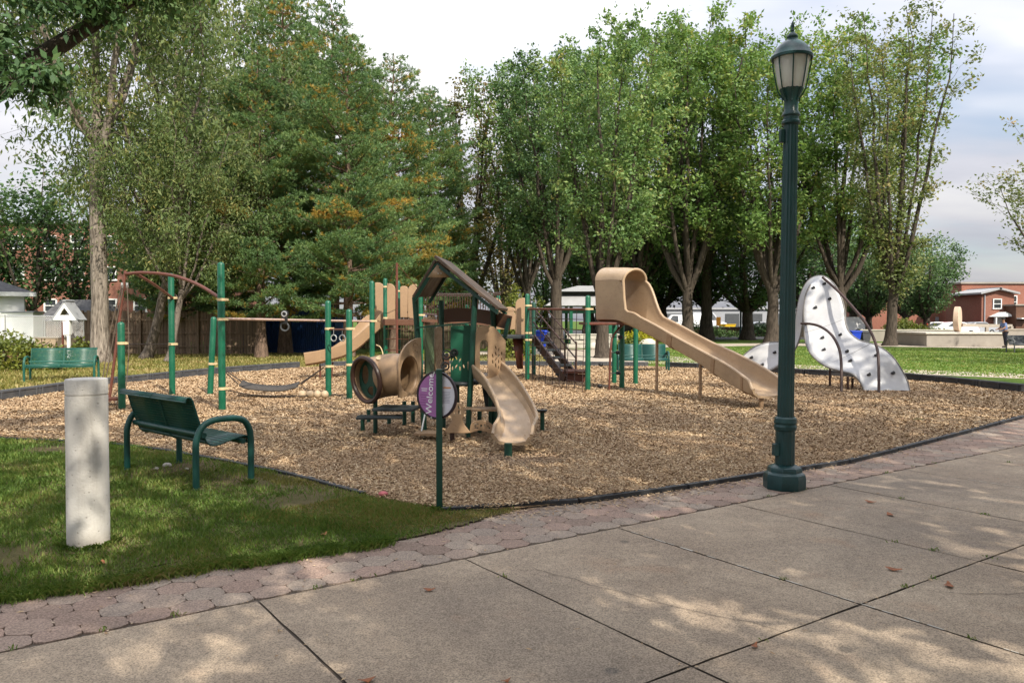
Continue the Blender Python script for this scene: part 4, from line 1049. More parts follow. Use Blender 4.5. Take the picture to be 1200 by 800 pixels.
# stairs with rails
s0, s1 = at(625, 396, 20.6), Vector((xat(662, 19.2), 19.2, .12)); dv = s1 - s0; sw = Vector((.35, .9, 0))
for sg in (0, 1):
    b = MB(); b.beam(s0 + sw * sg, s1 + sw * sg, .05, .22); b.build('stringer', M['darkbrown'], ps)
    for hh in (.80, .42):
        b = MB(); b.tube([s0 + sw * sg + Vector((0, 0, hh)), s1 + sw * sg + Vector((0, 0, hh + .05))], .019, 8); b.build('handrail', M['darkbrown'], ps)
    b = MB(); b.tube([s1 + sw * sg, s1 + sw * sg + Vector((0, 0, .9))], .022, 8); b.build('rail_post', M['darkbrown'], ps)
for j in range(5):
    b = MB(); c_ = s0 + dv * ((j + .7) / 5.3) + sw * .5; b.obox(c_, Vector((.14, -.09, 0)), sw * .5, Vector((0, 0, .02))); b.build('tread', M['deck'], ps)
b = MB(); c_ = Vector((xat(674, 19.3), 19.6, .30)); b.box(c_, .62, .8, .07); b.box(c_ - Vector((0, .3, .16)), .6, .04, .22); b.build('bottom_step', M['brown'], ps, bevel=.01)
# pole climber with round footholds
b = MB(); b.tube(spline([at(734, 378, 17.3), at(726, 384, 17.2), at(718, 395, 17.15), at(715.5, 410, 17.1), at(714.5, 434, 17.1), Vector((xat(714, 17.1), 17.1, 0))], 22), .024, 10); pc = b.build('pole_climber', M['brown'], ps)
for px, py, Y in ((704, 427, 17.05), (724, 413, 17.15), (724.5, 437, 17.1), (703, 452, 17.05), (727, 395, 17.2)):
    b = MB(); c_ = at(px, py, Y); b.tube([at(715, py, 17.1), c_], .011, 6); b.ball(c_, .055, 10, 7, (1, .8, .8)); b.build('foothold', M['black'], pc)

# ================================================================== toddler playhouse
TH = Vector((-.85, 10.9, 0))
th = thing('toddler_playhouse', 'small roofed toddler playhouse with tunnel, leaf cut panels and tan slide', 'playhouse', TH)
FLb, FLt = Vector((-1.19, 10.7, 0)), at(486, 348, 10.65)
FRb, FRt = Vector((-.585, 10.35, 0)), at(557, 343, 10.35)
BLb, BLt = Vector((xat(519, 11.6), 11.6, 0)), at(517, 352, 11.55)
BRb, BRt = Vector((xat(586, 11.4), 11.4, 0)), at(577, 358, 11.2)
for a, c_ in ((FLb, FLt), (FRb, FRt), (BLb, BLt), (BRb, BRt)):
    b = MB(); b.tube(spline([a, a + (c_ - a) * .35, a + (c_ - a) * .7 , c_], 10), .038, 10); b.build('corner_post', M['postdark'], th)
ap = at(512, 306, 10.4); el = at(485.5, 349, 10.5); er = at(584, 363.5, 10.2); dp = Vector((.10, 1.05, 0)); tip = at(509, 302, 10.3)
def slab(nm, quad, th_, mat, up):
    b_ = MB(); q = [Vector(p) for p in quad]; n_ = (q[1] - q[0]).cross(q[2] - q[0]).normalized()
    if n_.dot(up) < 0: n_ = -n_
    vs = q + [p + n_ * th_ for p in q]; b_.add(vs, [(3, 2, 1, 0), (4, 5, 6, 7)] + [(k, (k + 1) % 4, 4 + (k + 1) % 4, 4 + k) for k in range(4)])
    return b_.build(nm, M[mat], th, bevel=.006)
slab('roof_panel', [ap - dp * .04, ap + dp, el + dp * .95 + Vector((.05, 0, .05)), el - dp * .02], .035, 'rooftan', Vector((-1, 0, 1)))
slab('roof_panel', [tip - dp * .05, tip + dp * 1.02, er + dp * 1.02, er - dp * .05], .04, 'rooftan', Vector((.5, 0, 1)))
for q in (0.0, .96):
    b = MB(); o_ = dp * q + Vector((0, 0, -.04))
    b.beam(ap + o_, el + o_, .045, .06, up=(0, 1, 0)); b.beam(ap + o_, er + o_, .045, .06, up=(0, 1, 0)); b.build('roof_frame', M['postdark'], th)
g0 = at(512.5, 310, 10.36); gl = at(501, 325, 10.36); gr = at(530, 325, 10.36)
b = MB(); b.poly([gl, gr, g0]); o = b.build('gable_panel', M['tan'], th); sm = o.modifiers.new('t', 'SOLIDIFY'); sm.thickness = .025
b = MB()
for px in (513.5, 517): b.ball(at(px, 320.5, 10.34), .008, 8, 6)
b.build('bolts', M['steel'], o)
def leafcuts(cx, cy, w_, h, n, seed, s=.028):
    r_ = random.Random(seed); out = []
    cols = max(2, int(w_ / .045))
    for i in range(cols):
        for j in range(max(2, int(h / .075))):
            x = cx - w_ / 2 + (i + .5) * w_ / cols; y = cy - h / 2 + (j + .5) * h / max(2, int(h / .075)) + (.03 if i % 2 else 0)
            if ((x - cx) / (w_ / 2)) ** 2 + ((y - cy) / (h / 2)) ** 2 > 1.05: continue
            q = R(90 + r_.uniform(-28, 28)); a_, b_ = s * r_.uniform(.85, 1.2), s * .30
            out.append([(x + a_ * math.cos(k) * math.cos(q) - b_ * math.sin(k) * math.sin(q), y + a_ * math.cos(k) * math.sin(q) + b_ * math.sin(k) * math.cos(q)) for k in np.linspace(0, 2 * math.pi, 9)[:-1]])
    return out
def arch(w_, h, r_): return [(0, 0), (w_, 0)] + [(w_ / 2 + w_ / 2 * math.cos(R(a)), h - r_ + r_ * math.sin(R(a))) for a in range(0, 181, 12)]
d1 = (BLb - FLb).normalized(); zlo = zat(438, 10.8); 
pa = FLb + d1 * .03; h1 = zat(381, 10.8) - zlo
panel('leaf_panel', [(0, 0), (.40, 0), (.42, h1), (.0, h1)], leafcuts(.21, h1 * .82, .25, .16, 0, 1) + leafcuts(.26, h1 * .28, .24, .36, 0, 2), .022, (pa.x, pa.y, zlo), d1, (0, 0, 1), M['paleg'], th, .003)
pb = FLb + d1 * .50
panel('leaf_panel', [(0, 0), (.42, 0), (.40, h1 * .9), (.2, h1), (0, h1 * .92)], leafcuts(.21, h1 * .33, .30, .44, 0, 3), .022, (pb.x, pb.y, zlo), d1, (0, 0, 1), M['tan'], th, .003)
# green front panel with play pieces
zf = zat(449, 10.4); X0, X1 = xat(528, 10.55), xat(553, 10.55); wf = X1 - X0; hf = zat(381.5, 10.55) - zf
o = panel('green_panel', [(0, 0), (wf, 0), (wf, hf - .02), (wf - .03, hf), (.03, hf), (0, hf - .02)], leafcuts(wf * .35, hf * .32, .2, .22, 0, 9, .03), .025, (X0, 10.55, zf), (1, 0, 0), (0, 0, 1), M['panelgreen'], th, .004)
b = MB()
for (dx, dz, r_) in ((-.05, .37, .055), (.05, .40, .045), (-.07, .22, .05)):
    p_ = Vector((X0 + dx, 10.51, zf + dz)); b.torus(p_, (0, 1, 0), r_, .012, 14, 6); b.tube([p_ + Vector((0, -.012, 0)), p_ + Vector((0, .03, 0))], r_ * .5, 10)
b.build('play_gears', M['black'], th)
b = MB(); b.box((X0 - .05, 10.52, zf + .3), .07, .02, .12); b.build('picture_block', M['brownpanel'], th, bevel=.004)
b = MB(); b.beam(at(487, 384, 10.6), at(556, 378, 10.4), .02, .02); b.build('cross_rod', M['postdark'], th)
# right tan panel with arched doorway, facing the slide
z2 = zat(443, 10.5); dR = Vector((.42, .30, 0)).normalized(); o2 = Vector((xat(555.5, 10.32), 10.34, z2)); hR = zat(381, 10.4) - z2
wR = .50
ol = [(0, 0), (wR * .98, 0), (wR, hR * .70), (wR * .82, hR * .84), (wR * .62, hR * .97), (wR * .35, hR), (wR * .12, hR * .96), (.02, hR * .86)]
door = [(.085, .03), (.215, .03), (.215, hR * .55)] + [(.15 + .065 * math.cos(R(a)), hR * .62 + .075 * math.sin(R(a))) for a in range(0, 181, 20)] + [(.085, hR * .55)]
panel('doorway_panel', ol, [door] + leafcuts(.36, hR * .36, .19, .32, 0, 5), .024, o2, dR, (0, 0, 1), M['tan'], th, .004)
# platform
b = MB(); zp = zat(448, 10.4); c_ = (FLb + FRb + BLb + BRb) / 4; b.poly([(p.x, p.y, zp) for p in (FLb, FRb, BRb, BLb)]); o = b.build('platform', M['deck'], th); sm = o.modifiers.new('t', 'SOLIDIFY'); sm.thickness = .05
# brown curved back beam with green bracket
b = MB(); bm = spline([at(513, 371, 11.7), at(535, 369, 11.6), at(556, 369.5, 11.5), at(578, 373, 11.3), at(598, 378.5, 11.1)], 16)
b.sweep(bm, lambda i, t_: [(-.02, -.10), (.02, -.10), (.02, .10), (-.02, .10)]); b.build('back_beam', M['brownpanel'], th)
b = MB(); b.tube(spline([at(597, 373, 11.05), at(594, 383, 11.05), at(591, 395, 11.05), at(583, 393, 11.05), at(574, 387, 11.1)], 14), .03, 8); b.build('beam_bracket', M['postdark'], th)
# crawl tunnel: panel with a round hole, bent tube, ring end
t0 = Vector((-1.46, 10.12, 0)); t1 = Vector((-1.235, 10.66, 0)); dt = (t1 - t0).normalized(); wt = (t1 - t0).length; zt0 = zat(464, 10.3); ht = zat(396, 10.35) - zt0
hole = [(wt * .46 + .24 * math.cos(k), .275 + .25 * math.sin(k)) for k in np.linspace(0, 2 * math.pi, 33)[:-1]]
panel('tunnel_panel', [(0, 0), (wt, 0), (wt, ht)] + [(wt * (1 - math.cos(R(a))), ht * .55 + ht * .45 * math.sin(R(a))) for a in range(78, -1, -13)], [hole] + leafcuts(wt * .72, ht * .80, .16, .2, 0, 7, .022), .025, (t0.x, t0.y, zt0), dt, (0, 0, 1), M['tan'], th, .004)
zc = zt0 + .275; nrm = Vector((dt.y, -dt.x, 0)); hc = t0 + dt * wt * .46
tp = spline([(hc.x, hc.y, zc), tuple(Vector((hc.x, hc.y, zc)) - nrm * .2), (-1.68, 10.57, zc - .02), (-1.82, 10.51, zc - .05), (-1.93, 10.40, zc - .07)], 18)
b = MB(); n_ = 28
rings = []; rad = [.25 + .035 * sm_(0, .3, i / 17) for i in range(18)]
b.tube(tp, rad, n_, cap=False); o = b.build('tunnel_tube', M['tan'], th); sm = o.modifiers.new('t', 'SOLIDIFY'); sm.thickness = .012
for i, a in ((12, 62), (7, 55)):
    t_ = (tp[i + 1] - tp[i - 1]).normalized(); sd = t_.cross(Vector((0, 0, 1))).normalized(); u = sd.cross(t_)
    dd = (sd * -math.cos(R(a)) + u * math.sin(R(a))); dd = dd if dd.y < 0 else (sd * math.cos(R(a)) + u * math.sin(R(a)))
    c_ = tp[i] + dd * (rad[i] + .012); k = MB(); k.tube([c_ - dd * .004, c_ + dd * .006], [.036, .036], 14); k.build('peep_hole', M['tanedge'], o)
re = (tp[-1] - tp[-2]).normalized()
b = MB(); b.torus(tp[-1], re, .295, .032, 40, 8); ring = b.build('tunnel_ring', M['darkbrown'], th)
ex_ = Vector((0, 0, 1)).cross(re).normalized()
panel('ring_panel', [(.265 * math.cos(k), .265 * math.sin(k)) for k in np.linspace(0, 2 * math.pi, 33)[:-1]], [[(cx + .075 * math.cos(k), cy + .13 * math.sin(k)) for k in np.linspace(0, 2 * math.pi, 17)[:-1]] for cx, cy in ((-.13, .05), (.1, .08))] + [[(.02 + .1 * math.cos(k), -.16 + .06 * math.sin(k)) for k in np.linspace(0, 2 * math.pi, 15)[:-1]]], .015, tp[-1] - re * .09, ex_, (0, 0, 1), M['postdark'], th, .002)
def tpost(px, py, ptop, r_=.03, mat='postdark', nm='support_post'):
    p_ = gp(px, py); b_ = MB(); b_.tube([p_, Vector((p_.x, p_.y, zat(ptop, p_.y)))], r_, 10); b_.build(nm, M[mat], th)
for a in ((440, 513, 436), (425, 510, 486), (474, 503, 470), (456, 502, 487), (484, 500, 470), (432, 498, 480)): tpost(*a)
b = MB(); c_ = at(466, 478, 10.3); b.box(c_, .54, .5, .035, R(-8)); b.build('step_deck', M['deck'], th, bevel=.006)
b = MB(); c_ = at(445, 488.5, 10.05); b.box(c_, .58, .26, .03, R(6)); b.build('bench_plank', M['deck'], th, bevel=.006)
b = MB(); c_ = at(501, 507, 9.95); b.box(c_, .30, .26, .035, R(-3)); b.build('low_step', M['tan'], th, bevel=.006)
b = MB(); b.tube([at(494, 505, 9.9), at(499, 480, 10.0)], .012, 6); b.build('step_chain', M['steel'], th)
tpost(497, 516, 465, .035)
# vase-shaped panel and fish-shaped panel with cut-outs
Yv = 9.75; xv = xat(535.5, Yv); zv = zat(507, Yv); k_ = Yv / FPX
vo = [(-13.5, 0), (13.5, 0), (13, 4), (8.5, 10), (6.5, 17), (8.5, 23), (8, 30), (4, 34.5), (0, 35.5), (-4, 34.5), (-8, 30), (-8.5, 23), (-6.5, 17), (-8.5, 10), (-13, 4)]
sm_o = [(p_.x * k_, p_.y * k_) for p_ in spline([(x, y, 0) for x, y in vo], 60)]
vh = [[(x * k_, y * k_) for x, y in q] for q in ([(1.5, 22), (4.5, 22), (4.8, 26.5), (1.5, 26.5)], [(1.5, 28), (4.5, 28), (3.6, 31.5), (1.5, 32)], [(-4.8, 22), (-1.8, 22), (-1.8, 24.5), (-4.8, 24.5)])]
panel('vase_panel', sm_o, vh, .03, (xv, Yv, zv), (1, 0, 0), (0, 0, 1), M['tan'], th, .005)
tpost(530, 521, 505, .03, 'darkbrown')
Yf = 9.85; xf = xat(550, Yf); zf_ = zat(508.5, Yf); k_ = Yf / FPX
fo = [(0, 1), (5, 3), (12, 4.5), (18, 3.5), (24, 1), (27.5, 1.5), (29, 6), (28, 10), (23, 14), (15, 16.5), (7, 15.5), (2, 12.5), (.5, 6)]
fh = [[(x * k_, y * k_) for x, y in q] for q in ([(6, 6.5), (10, 6.5), (10, 8), (7.6, 8), (7.6, 11.5), (10.5, 11.5), (10.5, 13), (6, 13)], [(13, 8.5), (15, 8.5), (15, 11.5), (13, 11.5)], [(17, 8.5), (19, 8), (19, 12), (17, 12.5)], [(21, 6.5), (24, 6.5), (24, 8), (22.6, 8), (22.6, 10.5), (21, 10.5)])]
panel('fish_panel', [(p_.x * k_, p_.y * k_) for p_ in spline([(x, y, 0) for x, y in fo + fo[:1]], 50)[:-1]], fh, .03, (xf, Yf, zf_), (1, 0, 0), (0, 0, 1), M['tan'], th, .004)
b = MB(); c_ = at(565, 479, 10.2); b.box(c_, .46, .30, .03, R(-4)); b.build('counter_top', M['tan'], th, bevel=.006)
for a in ((549, 518, 480), (562, 512, 482), (580, 511, 482)): tpost(*a)
b = MB(); b.poly([at(565, 452, 10.7), at(585, 452, 10.7), at(590, 482, 10.5), at(570, 482, 10.6)]); o = b.build('skirt_panel', M['deck'], th); sm = o.modifiers.new('t', 'SOLIDIFY'); sm.thickness = .03
# curved slide toward the camera
pth2 = spline([(xat(566, 10.55), 10.62, zat(433, 10.5) - .05), (xat(574, 10.3), 10.38, .76), (xat(589, 10.0), 10.08, .60), (xat(602, 9.7), 9.75, .42), (xat(607, 9.4), 9.45, .28), (xat(604, 9.15), 9.16, .19), (xat(600, 8.95), 8.95, .165)], 36)
wl = lambda t_: .15 + .03 * math.sin(t_ * 9) - .07 * sm_(.9, 1, t_)
b = MB(); b.sweep(pth2, chute_prof(.42, wl, .022)); sl_ = b.build('slide', M['slide'], th)
b = MB()
for sg in (-1, 1):
    pts = []
    for i in range(36):
        t_ = (pth2[min(i + 1, 35)] - pth2[max(i - 1, 0)]).normalized(); sd = t_.cross(Vector((0, 0, 1))).normalized(); u = sd.cross(t_); pts.append(pth2[i] + sd * sg * .225 + u * wl(i / 35))
    b.tube(pts, .020, 8)
b.build('rolled_rim', M['slide'], sl_)
tpost(595.5, 538, 519, .045); tpost(618, 521, 505, .02, 'darkbrown'); tpost(584, 520, 505, .02, 'darkbrown')
for a in ((536, 507, 450), (575, 511, 452), (520, 505, 452)): tpost(*a)
# stepping stool at the right
p_ = gp(635.5, 508); st = thing('stepping_pod', 'low green stepping pod with flat round top right of the small slide', 'stepping pod', p_)
b = MB(); b.tube([p_, Vector((p_.x, p_.y, zat(482, p_.y)))], .03, 12); b.build('pod_post', M['postdark'], st)
b = MB(); zt_ = zat(481, p_.y); b.tube([(p_.x, p_.y, zt_ - .02), (p_.x, p_.y, zt_ + .012)], [.055, .075], 18); b.build('pod_top', M['deck'], st)

# ================================================================== white climbing shell
cl = thing('climbing_shell', 'white twisting climbing shell with black holds and dark arched rails', 'climber', (gp(1035, 462).x, 17.4, 0))
OUT = [(1067, 462.5, 16.8), (1062, 444, 16.9), (1050, 423, 17.0), (1038, 411, 17.15), (1024, 403.5, 17.35), (1008, 399, 17.55), (996, 390, 17.8), (991, 379, 18.0), (990, 366, 18.15), (987, 352, 18.3), (979, 335, 18.5), (968, 325, 18.75), (957, 323.5, 18.95), (946, 330, 19.1), (937.5, 347, 19.2), (933, 370, 19.25), (930.5, 388, 19.3), (926, 398, 19.35), (915, 400.5, 19.4), (900, 401.5, 19.45), (885, 406, 19.5), (871, 417, 19.55), (862, 429, 19.6)]
INN = [(1014, 461, 16.8), (1009, 449, 16.95), (999, 438.6, 17.1), (984, 434.5, 17.3), (969, 429.6, 17.5), (957, 421.5, 17.75), (948, 411, 18.0), (943.5, 397, 18.2), (942.5, 380, 18.4), (942, 360, 18.55), (945, 345, 18.65), (950, 334.5, 18.75), (948.5, 336, 18.85), (944.5, 345, 18.95), (942, 360, 19.0), (940.5, 380, 19.0), (937, 397, 19.05), (930, 412, 19.1), (918, 424, 19.15), (903, 434, 19.2), (888, 438.5, 19.3), (876, 440.5, 19.4), (865, 437, 19.5)]
NS, MS = 110, 10
so1 = spline([at(*p) for p in OUT], NS); si1 = spline([at(*p) for p in INN], NS)
vs = []; grid = []
for i in range(NS):
    row_ = []
    ct = (so1[min(i + 1, NS - 1)] - so1[max(i - 1, 0)]).cross(si1[i] - so1[i])
    if ct.length > 1e-9: ct.normalize()
    for j in range(MS + 1):
        f = j / MS; p_ = so1[i].lerp(si1[i], f) + ct * (-.045 * math.sin(math.pi * f)) * min(1, (si1[i] - so1[i]).length)
        row_.append(p_)
    grid.append(row_); vs += row_
b = MB(); b.add(vs, [(i * (MS + 1) + j, i * (MS + 1) + j + 1, (i + 1) * (MS + 1) + j + 1, (i + 1) * (MS + 1) + j) for i in range(NS - 1) for j in range(MS)])
shell = b.build('shell', M['shell'], cl, angle=80); sm = shell.modifiers.new('t', 'SOLIDIFY'); sm.thickness = .03; sm.offset = 0
b = MB(); b.tube(so1 + [si1[-1]], .020, 8); b.tube(si1, .020, 8); b.build('rim', M['shelledge'], shell)
b = MB()
for i in (21, 37):
    b.tube([g + (Vector((0, 0, CH)) - g).normalized() * .018 for g in grid[i]], .004, 4)
b.build('panel_seam', M['shelledge'], shell)
for i, f in ((7, .28), (8, .72), (15, .22), (18, .62), (23, .40), (28, .70), (31, .22), (33, .66), (46, .30), (44, .78), (52, .35), (52, .85), (92, .45), (97, .75), (101, .35), (104, .7)):
    p_ = so1[i].lerp(si1[i], f); g = grid[i][int(f * MS)]; dv = (Vector((0, 0, CH)) - g).normalized(); c_ = g + dv * .03
    b = MB(); b.ball(c_, .040, 9, 6, (1.25, .8, .7)); b.ball(c_ + Vector((.015, 0, .022)), .026, 7, 5); b.build('climbing_hold', M['hold'], shell)
for pts in ([(964, 325, 18.7), (982, 341, 18.2), (1002, 363, 17.6), (1014, 378, 17.2), (1021, 390, 17.0), (1027, 405, 16.8), (1029.5, 422, 16.6), (1030, 465, 16.3)], [(939, 379, 18.5), (950, 379.5, 18.2), (960, 382, 17.9), (970, 388, 17.5), (978, 397, 17.1), (984, 411, 16.9), (986, 430, 16.7), (986, 463, 16.45)]):
    P_ = [at(*q) for q in pts]; P_[-1].z = 0; b = MB(); b.tube(spline(P_, 30), .030, 10); b.build('arched_rail', M['darkbrown'], cl)
for px, py, top in ((973, 455, 429), (994, 460, 441), (999.5, 458, 443), (889, 448, 438)):
    p_ = gp(px, py); p_.y = 1432 / (py - HOR); b = MB(); b.tube([(p_.x, p_.y, 0), (p_.x, p_.y, zat(top, p_.y))], .028, 8); b.build('support_leg', M['darkbrown'], cl)
# ================================================================== left background
Yf = 36.0
def fence_board(x0, x1, Y, h, label):
    t_ = thing('stockade_fence', label, 'fence', ((x0 + x1) / 2, Y, 0)); b = MB(); x = x0; cx = (x0 + x1) / 2
    while x < x1:
        hh = h + rnd.uniform(-.05, .05); b.obox((x - cx + .065, rnd.uniform(-.008, .008), hh / 2), (.064, 0, 0), (0, .011, 0), (rnd.uniform(-.01, .01), 0, hh / 2)); x += .14
    b.build('fence_boards', M['boards'], t_, local=True, flat=True)
    b = MB()
    for z in (.4, 1.0, 1.6): b.box((0, -.04, z), x1 - x0, .04, .09)
    b.build('fence_rails', M['boards'], t_, local=True)
    n = int((x1 - x0) / 2.4)
    for i in range(n + 1):
        b = MB(); b.box((x0 - cx + (x1 - x0) * i / n, -.09, h * .5), .09, .09, h + .05); b.build('fence_post', M['boards'], t_, local=True)
fence_board(xat(98, Yf), xat(300, Yf), Yf, 2.0, 'weathered stockade board fence behind the left tree trunks')
fence_board(xat(420, 44), xat(570, 44), 44, 1.8, 'distant board fence in deep shade behind the playhouse')
# blue container
bc = thing('storage_container', 'dark blue ribbed storage container shaded by the pines behind the fence', 'container', (xat(335, 38), 38.6, 0))
x0, x1 = xat(283, 38), xat(392, 38); b = MB(); n = 46
for i in range(n):
    xa, xb = x0 + (x1 - x0) * i / n, x0 + (x1 - x0) * (i + 1) / n; q = (xb - xa) / 4
    b.add([(xa, 38, .15), (xa + q, 38, .15), (xa + 2 * q, 38.05, .15), (xa + 3 * q, 38.05, .15), (xb, 38, .15), (xa, 38, 2.15), (xa + q, 38, 2.15), (xa + 2 * q, 38.05, 2.15), (xa + 3 * q, 38.05, 2.15), (xb, 38, 2.15)], [(k, k + 1, k + 6, k + 5) for k in range(4)])
b.box(((x0 + x1) / 2, 39.3, 1.15), x1 - x0, 2.4, 2.0); b.build('ribbed_wall', M['bluecont'], bc, flat=True)
b = MB(); b.box(((x0 + x1) / 2, 37.97, .08), x1 - x0 + .1, .12, .14); b.box(((x0 + x1) / 2, 37.97, 2.2), x1 - x0 + .1, .12, .12); b.build('frame', M['bluecont'], bc)
b = MB(); b.box((xat(318, 38), 37.9, 2.17), 1.2, .02, .10); b.build('pale_strip', M['palewall'], bc)
# chain link fence
Yc = 33.5; xc0, xc1 = xat(-40, Yc), xat(98, Yc)
cf = thing('chain_link_fence', 'low chain link fence in front of the white shed', 'fence', ((xc0 + xc1) / 2, Yc, 0))
zb_, zt_ = .05, 1.75; b = MB(); x = xc0 - 1.7; hh = zt_ - zb_
while x < xc1:
    for sg in (1, -1):
        a_, c_ = (x, x + hh) if sg > 0 else (x + hh, x)
        pa_, pb_ = Vector((a_, Yc, zb_)), Vector((c_, Yc, zt_)); d_ = pb_ - pa_
        lo = max(0, min(1, ((xc0 - pa_.x) / d_.x))) if d_.x > 0 else max(0, min(1, ((xc1 - pa_.x) / d_.x)))
        hi = max(0, min(1, ((xc1 - pa_.x) / d_.x))) if d_.x > 0 else max(0, min(1, ((xc0 - pa_.x) / d_.x)))
        if hi - lo > .02: b.tube([pa_ + d_ * lo, pa_ + d_ * hi], .0035, 3, cap=False)
    x += .09
b.build('wire_mesh', M['steel'], cf)
b = MB(); b.tube([(xc0, Yc, zt_), (xc1, Yc, zt_)], .02, 8); b.build('top_rail', M['steel'], cf)
for i in range(4):
    b = MB(); xx = xc0 + (xc1 - xc0) * i / 3; b.tube([(xx, Yc, 0), (xx, Yc, zt_ + .06)], .03, 8); b.build('fence_post', M['steel'], cf)
# white shed
Ys = 38.0; sh = thing('white_shed', 'white shed with grey shingle roof at the left frame edge', 'shed', (xat(33, Ys), Ys, 0), R(31))
xr = xat(33, Ys); xl = xr - 6; ze = zat(346, Ys)
b = MB(); b.box(((xl + xr) / 2, Ys + 2, ze / 2), xr - xl - .3, 4, ze); b.build('wall', M['white'], sh)
b = MB(); zr_ = ze + .12
b.add([(xl - .2, Ys - .4, zr_), (xr + .3, Ys - .4, zr_), (xr + .3, Ys + 4.4, zr_), (xl - .2, Ys + 4.4, zr_), (xl + 1.8, Ys + 2, zr_ + .95), (xr - 2.0, Ys + 2, zr_ + .95)], [(0, 1, 5, 4), (1, 2, 5), (2, 3, 4, 5), (3, 0, 4), (3, 2, 1, 0)])
b.build('roof', M['shingle'], sh, flat=True)
b = MB(); b.box(((xl + xr) / 2 + .05, Ys - .42, ze + .04), xr - xl + .5, .06, .2); b.box((xr + .32, Ys + 2, ze + .04), .06, 4.8, .2); b.build('fascia', M['white'], sh)
lo_ = thing('shed_annex', 'lower white box annex beside the white shed', 'annex', (xat(20, 36.8), 37.2, 0))
b = MB(); b.box((xat(20, 36.8), 37.2, zat(366, 36.8) / 2), 1.5, .8, zat(366, 36.8)); b.build('wall', M['white'], lo_, bevel=.02); b = MB(); b.box((xat(20, 36.8), 37.2, zat(366, 36.8) + .03), 1.6, .9, .06); b.build('lid', M['palewall'], lo_)
# darker second roof
d2 = thing('garage', 'low garage with dark grey shingle roof behind the pointed white kiosk', 'garage', (xat(75, 44), 46, 0))
xa, xb = xat(42, 44), xat(112, 44); z0_, z1_ = zat(376, 44), zat(350, 44)
b = MB(); b.box(((xa + xb) / 2, 46, z0_ / 2), xb - xa - .3, 3.6, z0_); b.build('wall', M['boards'], d2)
b = MB(); b.add([(xa, 43.9, z0_), (xb, 43.9, z0_), (xb - .4, 46, z1_), (xa + .3, 46, z1_), (xa, 48.1, z0_), (xb, 48.1, z0_)], [(0, 1, 2, 3), (3, 2, 5, 4), (0, 3, 4), (1, 5, 2), (0, 4, 5, 1)]); b.build('roof', M['shingle'], d2, flat=True)
# pointed kiosk
Yk = 31.5; kx = xat(76, Yk); kk_ = thing('pointed_kiosk', 'small white A frame kiosk roof on a slim white post', 'kiosk', (kx, Yk, 0))
zt_, zb_ = zat(353, Yk), zat(375, Yk); wl_ = 14 * Yk / FPX
mesh_obj('gable_frame', curve_mesh([(-wl_, 0), (wl_, 0), (0, zt_ - zb_)], [[(-wl_ * .45, .2), (wl_ * .45, .2), (0, (zt_ - zb_) * .66)]], .06, frame((0, 0, zb_), (1, 0, 0), (0, 0, 1))), M['white'], kk_, local=True)
b = MB(); b.obox((-wl_ / 2, .3, (zb_ + zt_) / 2 + .02), Vector((wl_ / 2 + .05, 0, (zt_ - zb_) / 2 + .03)), (0, .34, 0), Vector((-.02, 0, .02))); b.obox((wl_ / 2, .3, (zb_ + zt_) / 2 + .02), Vector((wl_ / 2 + .05, 0, -(zt_ - zb_) / 2 - .03)), (0, .34, 0), Vector((.02, 0, .02))); b.build('roof', M['palewall'], kk_, local=True)
b = MB(); b.box((.12, .05, zb_ / 2), .10, .10, zb_ + .02); b.build('post', M['white'], kk_, local=True)
b = MB(); b.box((-.12, .05, zb_ * .48), .06, .06, zb_ * .96); b.build('brown_post', M['brown'], kk_, local=True)
b = MB(); b.box((.05, .08, zb_ - .32), .26, .2, .56); b.build('box', M['white'], kk_, local=True, bevel=.02)
pb = thing('planter_wall', 'low tan sided planter wall below the pointed kiosk', 'planter', (xat(69, 33), 33.0, 0))
b = MB(); b.box((xat(69, 33), 33.0, .42), 48 * 33 / FPX, .5, .84); b.build('wall', M['siding'], pb); b = MB(); b.box((xat(69, 33), 33.0, .86), 50 * 33 / FPX, .56, .05); b.build('coping', M['rail_timber'], pb)
pb = thing('low_wall', 'low brown rail wall at the left edge below the white shed', 'low wall', (xat(10, 32.8), 32.8, 0))
b = MB(); b.box((xat(8, 32.8), 32.8, .28), 58 * 33 / FPX, .3, .56); b.build('wall', M['brownpanel'], pb); b = MB(); b.box((xat(8, 32.8), 32.8, .60), 60 * 33 / FPX, .4, .07); b.build('coping', M['rail_timber'], pb)

def window(parent, x, Y, z0, z1, w_, fm='white', mull=True):
    b = MB(); t_ = .09; h = z1 - z0
    b.box((x, Y - .05, z1 - t_ / 2), w_, .12, t_); b.box((x, Y - .06, z0 + t_ / 2), w_ + .1, .14, t_); b.box((x - w_ / 2 + t_ / 2, Y - .05, (z0 + z1) / 2), t_, .12, h - 2 * t_); b.box((x + w_ / 2 - t_ / 2, Y - .05, (z0 + z1) / 2), t_, .12, h - 2 * t_)
    if mull: b.box((x, Y - .045, (z0 + z1) / 2), w_ - 2 * t_, .08, .06)
    o = b.build('window', M[fm], parent); b = MB(); b.box((x, Y - .015, (z0 + z1) / 2), w_ - 2 * t_, .02, h - 2 * t_); b.build('pane', M['glass'], o)
